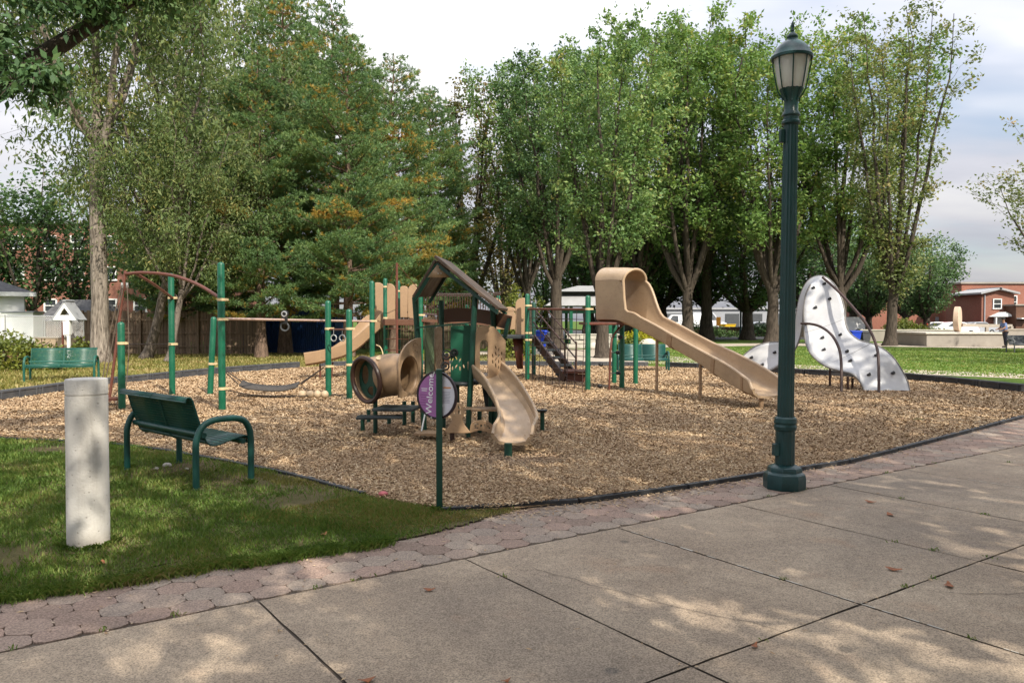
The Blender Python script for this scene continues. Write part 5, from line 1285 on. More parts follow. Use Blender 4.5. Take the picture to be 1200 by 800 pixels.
# brick apartment behind left trees
Yb = 60.0; ab = thing('brick_building', 'long red brick building with white windows behind the left trees', 'building', (xat(110, Yb), Yb + 5, 0))
xa, xb = xat(-120, Yb), xat(262, Yb); zt_ = zat(262, Yb)
b = MB(); b.box(((xa + xb) / 2, Yb + 5, zt_ / 2), xb - xa, 10, zt_); b.build('wall', M['brick'], ab)
b = MB(); b.box(((xa + xb) / 2, Yb + 5, zt_ + .12), xb - xa + .5, 10.5, .24); b.build('cornice', M['palewall'], ab)
for px in (-60, -15, 22, 60, 92, 130, 165, 200, 236):
    for pa_, pb_ in ((276, 292), (312, 329), (350, 366)): window(ab, xat(px, Yb), Yb, zat(pb_, Yb), zat(pa_, Yb), 1.0)

# ================================================================== centre background
Yp = 50.0; pv = thing('pavilion', 'park pavilion with two tier pale grey roof on green posts', 'pavilion', (xat(693, Yp), Yp + 2.5, 0))
cx = xat(693, Yp)
def hip(x0, x1, y0, y1, z0, x2, x3, y2, y3, z1, nm):
    b_ = MB(); b_.add([(x0, y0, z0), (x1, y0, z0), (x1, y1, z0), (x0, y1, z0), (x2, y2, z1), (x3, y2, z1), (x3, y3, z1), (x2, y3, z1)], [(0, 1, 5, 4), (1, 2, 6, 5), (2, 3, 7, 6), (3, 0, 4, 7), (4, 5, 6, 7), (3, 2, 1, 0)]); b_.build(nm, M['palert'], pv, flat=True)
ze, zm, z3 = zat(358, Yp), zat(345, Yp), zat(333, Yp)
hip(cx - 2.9, cx + 2.9, Yp, Yp + 5.4, ze, cx - 2.0, cx + 2.0, Yp + 1, Yp + 4.4, zm - .05, 'lower_roof')
b = MB(); b.box((cx, Yp + 2.7, zm + .08), 3.5, 2.9, .36); b.build('vent_band', M['greybin'], pv)
hip(cx - 2.3, cx + 2.3, Yp + .6, Yp + 4.8, zm + .22, cx - .7, cx + .7, Yp + 2.2, Yp + 3.2, z3, 'upper_roof')
for sx in (-1, 1):
    for yy in (.45, 4.9):
        b = MB(); b.box((cx + sx * 1.25, Yp + yy, ze / 2), .2, .2, ze); b.build('post', M['post'], pv)
b = MB(); b.box((cx, Yp + .5, ze - .35), 5.2, .12, .2); b.box((cx, Yp + 4.9, ze - .35), 5.2, .12, .2); b.build('beam', M['post'], pv)
lw = thing('stone_wall', 'low pale stone wall in front of the pavilion', 'low wall', (xat(695, 44.5), 44.5, 0))
b = MB(); r_ = random.Random(3)
for rw in range(3):
    x = xat(664, 44.5) + (rw % 2) * .2
    while x < xat(727, 44.5):
        l_ = r_.uniform(.45, .8); b.box((x + l_ / 2, 44.5 + r_.uniform(-.02, .02), .13 + rw * .25), l_ - .02, .5, .235); x += l_
b.build('stones', M['stone'], lw, bevel=.025); b = MB(); b.box((xat(695, 44.5), 44.5, .79), 64 * 44.5 / FPX, .58, .07); b.build('coping', M['stone'], lw, bevel=.02)
def rock(px, py, Y, r_, label, sq=(1.3, .9, .62)):
    c_ = Vector((xat(px, Y), Y, 0)); b = MB(); b.ball((0, 0, r_ * .4), r_, 12, 8, sq); v = []
    for p in b.v:
        k = 1 + .12 * math.sin(p[0] * 9 / r_ * .3 + 1) + .1 * math.sin(p[1] * 7 / r_ * .4 + p[2] * 5); v.append((p[0] * k, p[1] * k, p[2] * k))
    b.v = v; o = b.build('boulder', M['stone'], loc=(c_.x, c_.y, 0), local=True, angle=60); tag(o, label, 'boulder')
rock(758, 396, 43, .5, 'pale boulder beside the yellow shrub beyond the slide')
rock(694, 404, 42.5, .35, 'dark small boulder at the foot of the pavilion wall', (1.2, .9, .6))
def bin_(px, Y, h, w_, mat, label):
    t_ = thing('recycling_bin', label, 'bin', (xat(px, Y), Y, 0)); b = MB()
    b.lathe([(w_ * .42, .06), (w_ * .58, h * .82)], n=4, rot=R(45)); b.build('body', M[mat], t_, local=True, bevel=.03)
    b = MB(); b.obox((0, 0, h * .87), (w_ * .46, 0, 0), (0, w_ * .46, .02), (0, 0, .04)); b.obox((0, w_ * .46, h * .86), (w_ * .4, 0, 0), (0, .03, 0), (0, 0, .03)); b.build('lid', M[mat], t_, local=True, bevel=.02)
    for s in (-1, 1):
        b = MB(); b.tube([(s * w_ * .44 - .03, w_ * .38, .1), (s * w_ * .44 + .03, w_ * .38, .1)], .1, 12); b.build('wheel', M['black'], t_, local=True)
bin_(633, 44, 1.12, .95, 'blue', 'blue recycling bin behind the cargo net, near the leaning trunk')
bin_(643, 45, 1.0, .7, 'greybin', 'grey bin just right of the blue bin behind the cargo net')
bin_(1002, 55, .95, .82, 'blue', 'blue recycling bin seen through the white climber rails')
bin_(1014, 55.5, .92, .78, 'greybin', 'dark grey bin beside the blue bin beyond the climber')
# far park lamp
fl = thing('street_lamp', 'distant teal lamp post between the trees beyond the lawn', 'street lamp', (xat(868, 66), 66, 0))
zt_ = zat(335, 66); b = MB(); b.lathe([(.22, 0), (.2, .2), (.12, .3), (.11, .8), (.085, .85), (.075, zt_ - .8)], n=12); b.build('pole', M['lamp'], fl, local=True)
b = MB(); b.lathe([(.1, zt_ - .8), (.17, zt_ - .35)], n=10); b.build('lantern_glass', M['lampglass'], fl, local=True); b = MB(); b.lathe([(.2, zt_ - .35), (.16, zt_ - .2), (.04, zt_ - .05), (.01, zt_)], n=12); b.build('lantern_roof', M['lamp'], fl, local=True)
# retaining wall and pale buildings beyond the lot
rw = thing('retaining_wall', 'long dark low wall between the far lawn and the parking lot', 'low wall', (xat(850, 80), 80, 0))
b = MB(); b.box((xat(850, 80), 80, .45), 17, .4, .9); b.build('wall', M['brownpanel'], rw); b = MB(); b.box((xat(850, 80), 80, .93), 17.2, .5, .08); b.build('coping', M['wallconc'], rw)
wh = thing('warehouse', 'long pale warehouse far beyond the parking lot between the trunks', 'building', (xat(850, 125), 130, 0))
b = MB(); b.box((xat(840, 125), 130, 1.7), 40, 10, 3.4); b.build('wall', M['palewall'], wh); b = MB(); b.box((xat(840, 125), 130, 3.5), 40.6, 10.6, .3); b.build('roof', M['palert'], wh)
for px in (790, 815, 858, 885, 910): 
    b = MB(); b.box((xat(px, 125), 124.95, 1.6), 2.2, .1, 2.2); b.build('loading_door', M['greybin'], wh)
def car(px, Y, rz, paint, label, L=4.4, H=1.45, van=False, group='parked vehicles beyond the park'):
    t_ = thing('parked_van' if van else 'parked_car', label, 'van' if van else 'car', (xat(px, Y), Y, .014), rz, group); W = 1.75
    if van: pr = [(-L / 2, .35), (-L / 2, .9), (-L / 2 + .15, H - .1), (-L / 2 + .35, H), (L * .22, H), (L * .34, H * .60), (L / 2 - .1, H * .5), (L / 2, .8), (L / 2, .35)]
    else: pr = [(-L / 2, .35), (-L / 2 - .02, .75), (-L / 2 + .1, .92), (-L * .33, .97), (-L * .20, H - .05), (-L * .05, H), (L * .10, H - .04), (L * .25, .98), (L * .44, .86), (L / 2, .68), (L / 2, .35)]
    b = MB(); ins = lambda z: W / 2 - max(0, z - .9) * .32; n = len(pr)
    b.add([(x, -ins(z), z) for x, z in pr] + [(x, ins(z), z) for x, z in pr], [tuple(range(n)), tuple(range(2 * n - 1, n - 1, -1))] + [(i, n + i, n + (i + 1) % n, (i + 1) % n) for i in range(n)])
    b.build('body', M[paint], t_, local=True, bevel=.05)
    b = MB()
    for s in (-1, 1):
        g = [(-L * .30, 1.0), (-L * .19, H - .12), (L * .08, H - .10), (L * .21, 1.0)] if not van else [(L * .08, H * .62), (L * .08, H - .12), (L * .20, H - .12), (L * .30, H * .62)]
        q = [(x, s * (ins(z) + .004), z) for x, z in g]; b.add(q if s < 0 else q[::-1], [(0, 1, 2, 3)][::1])
    b.build('side_windows', M['glass'], t_, local=True, flat=True)
    for x in (-L * .31, L * .31):
        for s in (-1, 1):
            b = MB(); b.tube([(x, s * (W / 2 - .2), .32), (x, s * (W / 2 + .01), .32)], .32, 18); o = b.build('wheel', M['tyre'], t_, local=True); b = MB(); b.tube([(x, s * (W / 2 + .005), .32), (x, s * (W / 2 + .02), .32)], .19, 14); b.build('rim', M['steel'], o, local=True)
    for s in (-1, 1):
        b = MB(); b.box((L / 2 - .03, s * .6, .72), .1, .34, .14); b.build('headlight', M['white'], t_, local=True); b = MB(); b.box((-L / 2 + .02, s * .66, .8), .08, .24, .16); b.build('tail_light', M['carred'], t_, local=True)
    return t_
car(798, 98, R(180), 'carwhite', 'white van parked left of the big trunk beyond the slide', 5.6, 2.3, True)
car(824, 104, 0, 'cargrey', 'silver van parked far behind the slide trunks', 6.0, 2.6, True)
car(888, 100, R(180), 'cargrey', 'silver car parked right of the far teal lamp post')
car(782, 90, R(8), 'carwhite', 'white car low behind the tall slide rim', 4.4, 1.4)
car(1096, 80, R(160), 'carwhite', 'white car with raised nose parked left of the millstone')
car(1108, 86, R(180), 'carred', 'red car behind the white cars near the brick building')
car(1116, 78, R(180), 'carwhite', 'white car parked directly behind the millstone')
car(1142, 84, R(190), 'cargrey', 'silver car parked behind the fountain beam')
car(985, 92, R(180), 'carwhite', 'white van parked behind the blue bin past the climber', 5.4, 2.0, True)
yb = thing('yellow_skip', 'bright yellow low skip beyond the far wall', 'skip', (xat(852, 92), 92, 0)); b = MB(); b.add([(-.8, -.6, .4), (.8, -.6, .4), (.8, .6, .4), (-.8, .6, .4), (-1, -.7, 1.5), (1, -.7, 1.5), (1, .7, 1.5), (-1, .7, 1.5)], [(3, 2, 1, 0), (0, 1, 5, 4), (1, 2, 6, 5), (2, 3, 7, 6), (3, 0, 4, 7), (4, 5, 6, 7)]); b.build('body', M['yellow'], yb, local=True); b = MB(); b.box((0, 0, 1.53), 2.1, 1.5, .08); b.build('rim', M['yellow'], yb, local=True); yb.scale = (.85, .85, .75)
og = thing('orange_board', 'orange board on legs beside the yellow skip', 'board', (xat(842, 90), 90, 0)); b = MB(); b.box((0, 0, 1.5), .5, .06, 1.0); b.build('board', M['orange'], og, local=True); b = MB(); b.box((-.2, .06, .9), .06, .06, 1.8); b.box((.2, .06, .9), .06, .06, 1.8); b.build('leg', M['greybin'], og, local=True)

# ================================================================== right background: brick hall, fountain, person
Yh = 92.0; bh = thing('brick_building', 'red brick building with gabled entrance at the right background', 'building', (xat(1150, Yh), Yh + 8, 0))
xa, xb = xat(1132, Yh), xat(1290, Yh); zt_ = zat(332, Yh)
b = MB(); b.box(((xa + xb) / 2, Yh + 8, zt_ / 2), xb - xa, 14, zt_); b.build('wall', M['brickpale'], bh)
b = MB(); b.box(((xa + xb) / 2, Yh + 8, zt_ + .1), xb - xa + .4, 14.4, .2); b.build('parapet', M['wallconc'], bh)
xa2, xb2 = xat(1010, Yh + 6), xat(1134, Yh + 6); z2 = zat(352, Yh + 6)
b = MB(); b.box(((xa2 + xb2) / 2, Yh + 12, z2 / 2), xb2 - xa2, 12, z2); b.build('wing', M['brickpale'], bh); b = MB(); b.box(((xa2 + xb2) / 2, Yh + 12, z2 + .1), xb2 - xa2 + .3, 12.3, .2); b.build('parapet', M['wallconc'], bh)
Yg = 86.0; xg0, xg1 = xat(1150, Yg), xat(1188, Yg); zg, zpk = zat(345, Yg), zat(339, Yg); xm = (xg0 + xg1) / 2
b = MB(); b.add([(xg0, Yg, 0), (xg1, Yg, 0), (xg1, Yg, zg), (xm, Yg, zpk), (xg0, Yg, zg), (xg0, Yh + 1, 0), (xg1, Yh + 1, 0), (xg1, Yh + 1, zg), (xm, Yh + 1, zpk), (xg0, Yh + 1, zg)], [(0, 1, 2, 3, 4), (1, 6, 7, 2), (0, 4, 9, 5), (4, 3, 8, 9), (3, 2, 7, 8)]); b.build('entrance_block', M['brick'], bh, flat=True)
b = MB()
for s, xe in ((-1, xg0), (1, xg1)): b.obox(((xm + xe) / 2 + s * .1, Yg + 2.6, (zg + zpk) / 2 + .12), Vector(((xe - xm) / 2 + s * .25, 0, (zg - zpk) / 2)), (0, 3.1, 0), (0, 0, .1))
b.build('gable_roof', M['palert'], bh)
window(bh, xat(1168, Yg), Yg, zat(362, Yg), zat(350, Yg), .95)
window(bh, xat(1192, Yh), Yh + 1, zat(361, Yh), zat(346, Yh), 1.1)
b = MB(); zc_ = zat(371, Yg); xc_ = xat(1170, Yg); b.add([(xc_ - 1.1, Yg - 1.3, zc_), (xc_ + 1.1, Yg - 1.3, zc_), (xc_ + 1.1, Yg - .02, zc_), (xc_ - 1.1, Yg - .02, zc_), (xc_, Yg - 1.3, zc_ + .5), (xc_, Yg - .02, zc_ + .5)], [(0, 1, 4), (1, 2, 5, 4), (2, 3, 5), (3, 0, 4, 5), (0, 3, 2, 1)]); b.build('canopy', M['white'], bh, flat=True)
for sx in (-1, 1):
    b = MB(); b.box((xc_ + sx * .95, Yg - 1.15, zc_ / 2), .12, .12, zc_); b.build('canopy_post', M['white'], bh)
b = MB(); b.box((xc_, Yg - .03, 1.05), 1.0, .06, 2.1); o = b.build('door', M['white'], bh); b = MB(); b.box((xc_ + .38, Yg - .09, 1.0), .05, .06, .16); b.build('handle', M['steel'], o)
b = MB(); b.tube([(xg0 + .3, Yg - .07, .1), (xg0 + .3, Yg - .07, zg)], .07, 8); b.build('drainpipe', M['palewall'], bh)
for px in (1100, 1136):
    b = MB(); b.box((xat(px, Yh + 5.8), Yh + 5.9 if px < 1130 else Yh + .9, 1.6), .7, .08, .9); b.build('wall_vent', M['palewall'], bh)
bk = thing('dark_extension', 'dark brick extension right of the gabled brick entrance', 'building', (xat(1206, 84), 85, 0)); b = MB(); b.box((xat(1207, 84), 86, zat(358, 84) / 2), 3.0, 4, zat(358, 84)); b.build('wall', M['brownpanel'], bk); b = MB(); b.box((xat(1207, 84), 86, zat(358, 84) + .08), 3.3, 4.3, .16); b.build('parapet', M['wallconc'], bk); b = MB(); b.box((xat(1197, 84), 83.6, zat(373, 84)), 1.0, .8, .12); b.build('lamp_shelf', M['white'], bk)
# fountain
Ym = 52.0; fw = thing('fountain_wall', 'low concrete fountain basin wall carrying the upright millstone', 'fountain', (xat(1130, 48), 48, 0))
x0_, x1_ = xat(1084, 48), xat(1176, 48); b = MB(); hh = .74
b.box(((x0_ + x1_) / 2, 50.3, hh / 2), x1_ - x0_, 5, hh); b.build('basin', M['wallconc'], fw, bevel=.03); b = MB(); b.box(((x0_ + x1_) / 2, 50.3, hh + .06), x1_ - x0_ + .2, 5.2, .12); b.build('coping', M['stone'], fw, bevel=.03)
ml = thing('millstone', 'upright pinkish millstone standing on the fountain wall', 'millstone', (xat(1122, 50), 50, hh + .12)); ax_ = Vector((.80, -.6, 0)).normalized(); rm = .80
b = MB(); c_ = Vector((0, 0, rm)); b.tube([c_ - ax_ * .16, c_ - ax_ * .13, c_ + ax_ * .13, c_ + ax_ * .16], [rm * .96, rm, rm, rm * .96], 40); b.build('stone_disc', M['mill'], ml, local=True); b = MB(); b.tube([c_ - ax_ * .17, c_ - ax_ * .155], .14, 16); b.build('hub', M['wallconc'], ml, local=True)
fb = thing('fountain_beam', 'long grey beam running right from the millstone', 'beam', (xat(1160, 50), 50.4, hh)); b = MB(); za = zat(381, 50.3); b.beam((xat(1127, 50.3), 50.3, za), (xat(1192, 50.3), 50.9, za - .05), .22, .2); b.build('beam', M['rail_timber'], fb)
for px in (1157, 1186):
    b = MB(); b.box((xat(px, 50.5), 50.55, (za + hh) / 2 - .02), .16, .16, za - hh - .1); b.build('prop', M['rail_timber'], fb)
gw = thing('grey_block_wall', 'grey panelled low wall behind the leaning person', 'low wall', (xat(1200, 49), 49, 0)); b = MB(); b.box((xat(1206, 49), 49, .5), 3.0, .4, 1.0); b.build('wall', M['wallconc'], gw); b = MB(); b.box((xat(1206, 49), 49, 1.03), 3.1, .5, .07); b.build('coping', M['rail_timber'], gw)
cw = thing('planter_wall', 'long low concrete planter wall left of the fountain under round trees', 'low wall', (xat(1070, 60), 60, 0)); b = MB(); b.box((xat(1066, 60), 60, .42), 7.6, .4, .84); b.build('wall', M['wallconc'], cw); b = MB(); b.box((xat(1066, 60), 60, .87), 7.7, .5, .07); b.build('coping', M['stone'], cw)

# person leaning on the fountain wall
def skinned(name, joints, edges, mat, parent, sub=2):
    me = bpy.data.meshes.new(name); me.from_pydata([j[0] for j in joints], edges, []); me.materials.append(mat); o = bpy.data.objects.new(name, me); COL.objects.link(o); o.parent = parent
    m_ = o.modifiers.new('s', 'SKIN'); m_.use_smooth_shade = True
    sv = me.skin_vertices.new() if hasattr(me.skin_vertices, 'new') and not len(me.skin_vertices) else None
    lay = me.skin_vertices[0] if len(me.skin_vertices) else None
    if lay:
        for i, j in enumerate(joints): lay.data[i].radius = j[1] if isinstance(j[1], tuple) else (j[1], j[1]); lay.data[i].use_root = (i == 0)
    s_ = o.modifiers.new('d', 'SUBSURF'); s_.levels = sub; s_.render_levels = sub
    return o
Yq = 46.0
pr = thing('person', 'person in blue shirt and dark trousers leaning on the fountain wall', 'person', (xat(1178, Yq), Yq, 0), R(0))
body = [((0, 0, .92), .12), ((-.01, 0, 1.08), .125), ((-.05, -.0, 1.28), .135), ((-.08, 0, 1.42), .08), ((-.10, 0, 1.50), .05), ((-.115, 0, 1.60), .088), ((-.115, 0, 1.68), .07),
        ((-.02, -.09, .86), .095), ((.0, -.10, .48), .062), ((.03, -.10, .08), .045), ((-.10, -.11, .04), .038), ((.01, .09, .86), .095), ((.06, .10, .48), .062), ((.10, .10, .08), .045), ((-.03, .11, .04), .038),
        ((-.07, -.18, 1.38), .062), ((-.17, -.23, 1.14), .045), ((-.38, -.20, 1.06), .036), ((-.47, -.19, 1.05), .032), ((-.07, .18, 1.38), .062), ((-.16, .24, 1.13), .045), ((-.36, .2, 1.05), .036), ((-.45, .19, 1.04), .032)]
ed = [(0, 1), (1, 2), (2, 3), (3, 4), (4, 5), (5, 6), (0, 7), (7, 8), (8, 9), (9, 10), (0, 11), (11, 12), (12, 13), (13, 14), (3, 15), (15, 16), (16, 17), (17, 18), (3, 19), (19, 20), (20, 21), (21, 22)]
skinned('body', body, ed, M['skin'], pr)
skinned('trousers', [((0, 0, .95), .14), ((-.02, -.09, .84), .115), ((.0, -.10, .48), .08), ((.03, -.10, .10), .068), ((.01, .09, .84), .115), ((.06, .10, .48), .08), ((.10, .10, .10), .068)], [(0, 1), (1, 2), (2, 3), (0, 4), (4, 5), (5, 6)], M['trouser'], pr)
skinned('shirt', [((0, 0, .90), .15), ((-.01, 0, 1.08), .15), ((-.05, 0, 1.28), .16), ((-.08, 0, 1.42), .10), ((-.07, -.18, 1.38), .08), ((-.14, -.22, 1.20), .068), ((-.07, .18, 1.38), .08), ((-.14, .23, 1.20), .068)], [(0, 1), (1, 2), (2, 3), (3, 4), (4, 5), (3, 6), (6, 7)], M['shirt'], pr)
b = MB(); b.ball((-.10, 0, 1.67), .105, 12, 8, (1, .9, .85)); b.build('hair', M['hair'], pr, local=True)
for y in (-.10, .11):
    b = MB(); b.ball((-.04 if y < 0 else .03, y, .05), .1, 10, 6, (1.35, .5, .5)); b.build('shoe', M['black'], pr, local=True)
p2 = thing('person', 'person in a red top standing by the hedge left of the cars', 'person', (xat(1085, 72), 72, 0))
skinned('body', [((j[0][0] * .6, j[0][1], j[0][2]), j[1]) for j in body[:15]], ed[:14], M['skin'], p2)
skinned('shirt', [((0, 0, .88), .16), ((0, 0, 1.1), .17), ((0, 0, 1.3), .18), ((0, 0, 1.42), .11), ((0, -.2, 1.36), .09), ((.02, -.25, 1.05), .07), ((0, .2, 1.36), .09), ((.02, .25, 1.05), .07)], [(0, 1), (1, 2), (2, 3), (3, 4), (4, 5), (3, 6), (6, 7)], M['red'], p2)
skinned('trousers', [((0, 0, .92), .14), ((0, -.09, .84), .115), ((.0, -.10, .48), .08), ((.0, -.10, .08), .068), ((0, .09, .84), .115), ((0, .10, .48), .08), ((0, .10, .08), .068)], [(0, 1), (1, 2), (2, 3), (0, 4), (4, 5), (5, 6)], M['trouser'], p2)
b = MB(); b.ball((-.06, 0, 1.66), .105, 12, 8, (1, .95, .9)); b.build('hair', M['hair'], p2, local=True)
# ================================================================== vegetation
def leaf_quads(C, g, L, asp, up=.35, droop=0.0):
    n = len(C); s = g.uniform(.65, 1.25, n) * L
    nz = g.normal(0, 1, (n, 3)); nz[:, 2] = np.abs(nz[:, 2]) * .8 + up; nz /= np.linalg.norm(nz, axis=1)[:, None]
    d = g.normal(0, 1, (n, 3)); d[:, 2] -= droop; d -= nz * (d * nz).sum(1)[:, None]; d /= np.linalg.norm(d, axis=1)[:, None] + 1e-9
    sd = np.cross(nz, d); w_ = s * asp
    tip = C + d * s[:, None]; mid = C + d * (s * .45)[:, None] - nz * (s * .06)[:, None]
    V = np.stack([C, mid + sd * (w_ * .5)[:, None], tip, mid - sd * (w_ * .5)[:, None]], 1).reshape(-1, 3)
    return V, np.arange(n * 4).reshape(-1, 4)
def limb(wood, p0, d, L, r0, n, g, bend=.0, wob=.12, r1=.012, sides=6):
    pts = [Vector(p0)]; d = Vector(d).normalized(); rr = [r0]
    for i in range(n):
        d = (d + Vector((g.normal(0, wob), g.normal(0, wob), g.normal(0, wob * .6) + bend))).normalized()
        pts.append(pts[-1] + d * (L / n)); f = (i + 1) / n; rr.append(max(r0 * (1 - f) ** .8, r1))
    wood.tube(pts, rr, sides, cap=False); return pts
def interp(pts, f):
    k = f * (len(pts) - 1); i = min(int(k), len(pts) - 2); return pts[i].lerp(pts[i + 1], k - i)
def flare(wood, H, r, g, lean=(0, 0), sides=14):
    pts = []; rr = []
    for i in range(9):
        f = i / 8; z = H * f ** 1.3; pts.append(Vector((lean[0] * f + g.normal(0, r * .06), lean[1] * f + g.normal(0, r * .06), z - .05 if i == 0 else z))); rr.append(r * (1 + .55 * math.exp(-z / (r * 1.2))) * (1 - .18 * f))
    wood.tube(pts, rr, sides, cap=False); return pts, rr[-1]
def decid(name, seed, H, th_, tr_, crown_r, nlead, nsub, ntw, per, L, leafm, barkm, asp=.55, lead_out=(.35, .8), spread=.16, droop=0.0, lowcut=.0, topround=0.0, lean=(0, 0), subf=.42, hang=0.0):
    g = np.random.default_rng(seed); wood = MB(); att = []
    tp_, rt = flare(wood, th_, tr_, g, lean); base = tp_[-1]
    for k in range(nlead):
        az = 2 * math.pi * (k + g.uniform(-.3, .3)) / nlead; out = crown_r * g.uniform(*lead_out); top = H * g.uniform(.84, 1.0) - topround * out * .6
        if k == 0: out *= .25; top = H * .985
        st = tp_[-1 - int(g.integers(0, 2))]
        P_ = []; n = 9
        for i in range(n + 1):
            f = i / n; rad = out * f ** .72; P_.append(Vector((st.x + rad * math.cos(az) + g.normal(0, .03 * crown_r * f), st.y + rad * math.sin(az) + g.normal(0, .03 * crown_r * f), st.z + (top - st.z) * f)))
        r0 = rt * (.72 if k == 0 else g.uniform(.42, .62)); wood.tube(P_, [max(r0 * (1 - i / n) ** .85, .018) for i in range(n + 1)], 8, cap=False)
        for j in range(nsub):
            f = lowcut + (1 - lowcut) * (j + g.uniform(0, 1)) / nsub; p = interp(P_, f); zf = (p.z - th_) / max(H - th_, .1)
            prof = math.sqrt(max(.05, 1 - ((zf - .38) / .66) ** 2)); a2 = az + g.normal(0, 1.2) if f < .85 else g.uniform(0, 6.28)
            LL = crown_r * subf * prof * g.uniform(.6, 1.25); el = g.uniform(.25, .95) - hang * .5
            pts = limb(wood, p, (math.cos(a2), math.sin(a2), math.tan(el) if el < 1.4 else 2), LL, max(.012, r0 * .28 * (1 - f)), 4, g, .10 - droop * .25, .16, .006, 5)
            for q in range(ntw):
                ff = g.uniform(.25, 1); pp = interp(pts, ff); a3 = g.uniform(0, 6.28); tl = LL * g.uniform(.18, .42)
                e = pp + Vector((math.cos(a3) * tl, math.sin(a3) * tl, tl * (g.uniform(-.1, .7) - droop)))
                wood.tube([pp, e], [.007, .003], 3, cap=False)
                for u in range(per):
                    w_ = g.uniform(.15, 1.1); b_ = pp.lerp(e, w_)
                    att.append((b_.x + g.normal(0, spread), b_.y + g.normal(0, spread), b_.z + g.normal(0, spread) - (abs(g.normal(0, hang)) if hang else 0)))
    root = thing(name, None, None); wood.build('trunk', M[barkm], root, local=True, angle=60)
    V, F = leaf_quads(np.array(att), g, L, asp, .35 if not droop else -.1, droop * 2.5)
    np_mesh('crown', V, F, M[leafm], parent=root)
    return root
def pine(seed, H, tr_, lmax, z0=.14, old=.2, step=.80, tuft_every=.24):
    g = np.random.default_rng(seed); wood = MB(); P_ = [Vector((g.normal(0, .05) * i / 10, g.normal(0, .05) * i / 10, H * i / 12 - (.05 if i == 0 else 0))) for i in range(13)]
    wood.tube(P_, [tr_ * (1 + (.45 if i == 0 else 0)) * (1 - i / 12.4) + .01 for i in range(13)], 12, cap=False)
    T = []; D = []; O = []
    z = H * z0
    while z < H * .985:
        f = z / H; prof = (1 - f ** 2.1) ** .8 * (.6 + .4 * min(1, (f - z0 + .12) / .22)) * g.uniform(.72, 1.08); nb = int(g.integers(5, 8)); a0 = g.uniform(0, 6.28)
        for b_ in range(nb):
            az = a0 + 2 * math.pi * b_ / nb + g.normal(0, .18); L = lmax * prof * g.uniform(.62, 1.12) + .25; dirv = Vector((math.cos(az), math.sin(az), g.uniform(-.12, .22) + .35 * f))
            st = interp(P_, min(f, .999)); pts = limb(wood, st, dirv, L, .016 + .045 * (L / lmax) * tr_ * 4, 6, g, .035, .06, .008, 5); bo = g.uniform() < old
            n = max(2, int(L / tuft_every))
            for k in range(n):
                fr = .28 + .72 * (k + g.uniform(0, 1)) / n; c_ = interp(pts, min(fr, 1)); half = (1.05 - fr * .62) * L * .36 + .16
                for sgn in (-1, 1):
                    m_ = max(1, int(half / .17))
                    for q in range(m_):
                        o_ = half * (q + g.uniform(.1, 1)) / m_; sd = Vector((-math.sin(az), math.cos(az), 0)); fw = Vector((math.cos(az), math.sin(az), 0))
                        p = c_ + sd * sgn * o_ + fw * o_ * .5 + Vector((0, 0, g.normal(.03, .05)))
                        T.append(p); D.append((fw * .5 + sd * sgn * .4 + Vector((0, 0, .75)))); O.append(g.uniform() < ((.85 if fr < .65 else .4) if bo else (.10 if fr < .6 else .02)))
            T.append(pts[-1]); D.append(dirv + Vector((0, 0, .6))); O.append(False)
        z += step * (1 - .35 * f) * g.uniform(.8, 1.2)
    T = np.array([tuple(p) for p in T]); D = np.array([tuple(p) for p in D]); O = np.array(O); m = 13; n = len(T)
    D /= np.linalg.norm(D, axis=1)[:, None]; Tn = np.repeat(T, m, 0); dn = np.repeat(D, m, 0) * .95 + g.normal(0, .55, (n * m, 3)); dn /= np.linalg.norm(dn, axis=1)[:, None]
    sd = np.cross(dn, g.normal(0, 1, (n * m, 3))); sd /= np.linalg.norm(sd, axis=1)[:, None]; Ln = g.uniform(.15, .26, n * m)[:, None]; w_ = .016
    V = np.stack([Tn - sd * w_ * .6, Tn + dn * Ln * .55 - sd * w_, Tn + dn * Ln, Tn + dn * Ln * .55 + sd * w_], 1).reshape(-1, 3)
    root = thing('pine_tree', None, None); wood.build('trunk', M['barkpine'], root, local=True, angle=60)
    np_mesh('crown', V, np.arange(n * m * 4).reshape(-1, 4), [M['needle'], M['needleold']], np.repeat(O, m).astype(np.int32), parent=root)
    return root
placed = {}
def plant(src, px, Y, label, cat='tree', group=None, s=1.0, rz=None, X=None, sz=None):
    x = xat(px, Y) if X is None else X; rz = rnd.uniform(0, 6.28) if rz is None else rz; k = src.name
    if k not in placed:
        placed[k] = 1; o = src; o.location = (x, Y, 0); o.rotation_euler = (0, 0, rz); o.scale = (s, s, sz or s); tag(o, label, cat, group)
    else:
        o = dup(src, (x, Y, 0), rz, label, (s, s, sz or s), group); o['category'] = cat
        if not group and 'group' in o: del o['group']
    return o
def Htop(py, Y): return zat(py, Y)

# -- pines
pn = [pine(51, 16, .27, 4.1, .13, .07), pine(52, 16, .25, 3.9, .16, .2)]
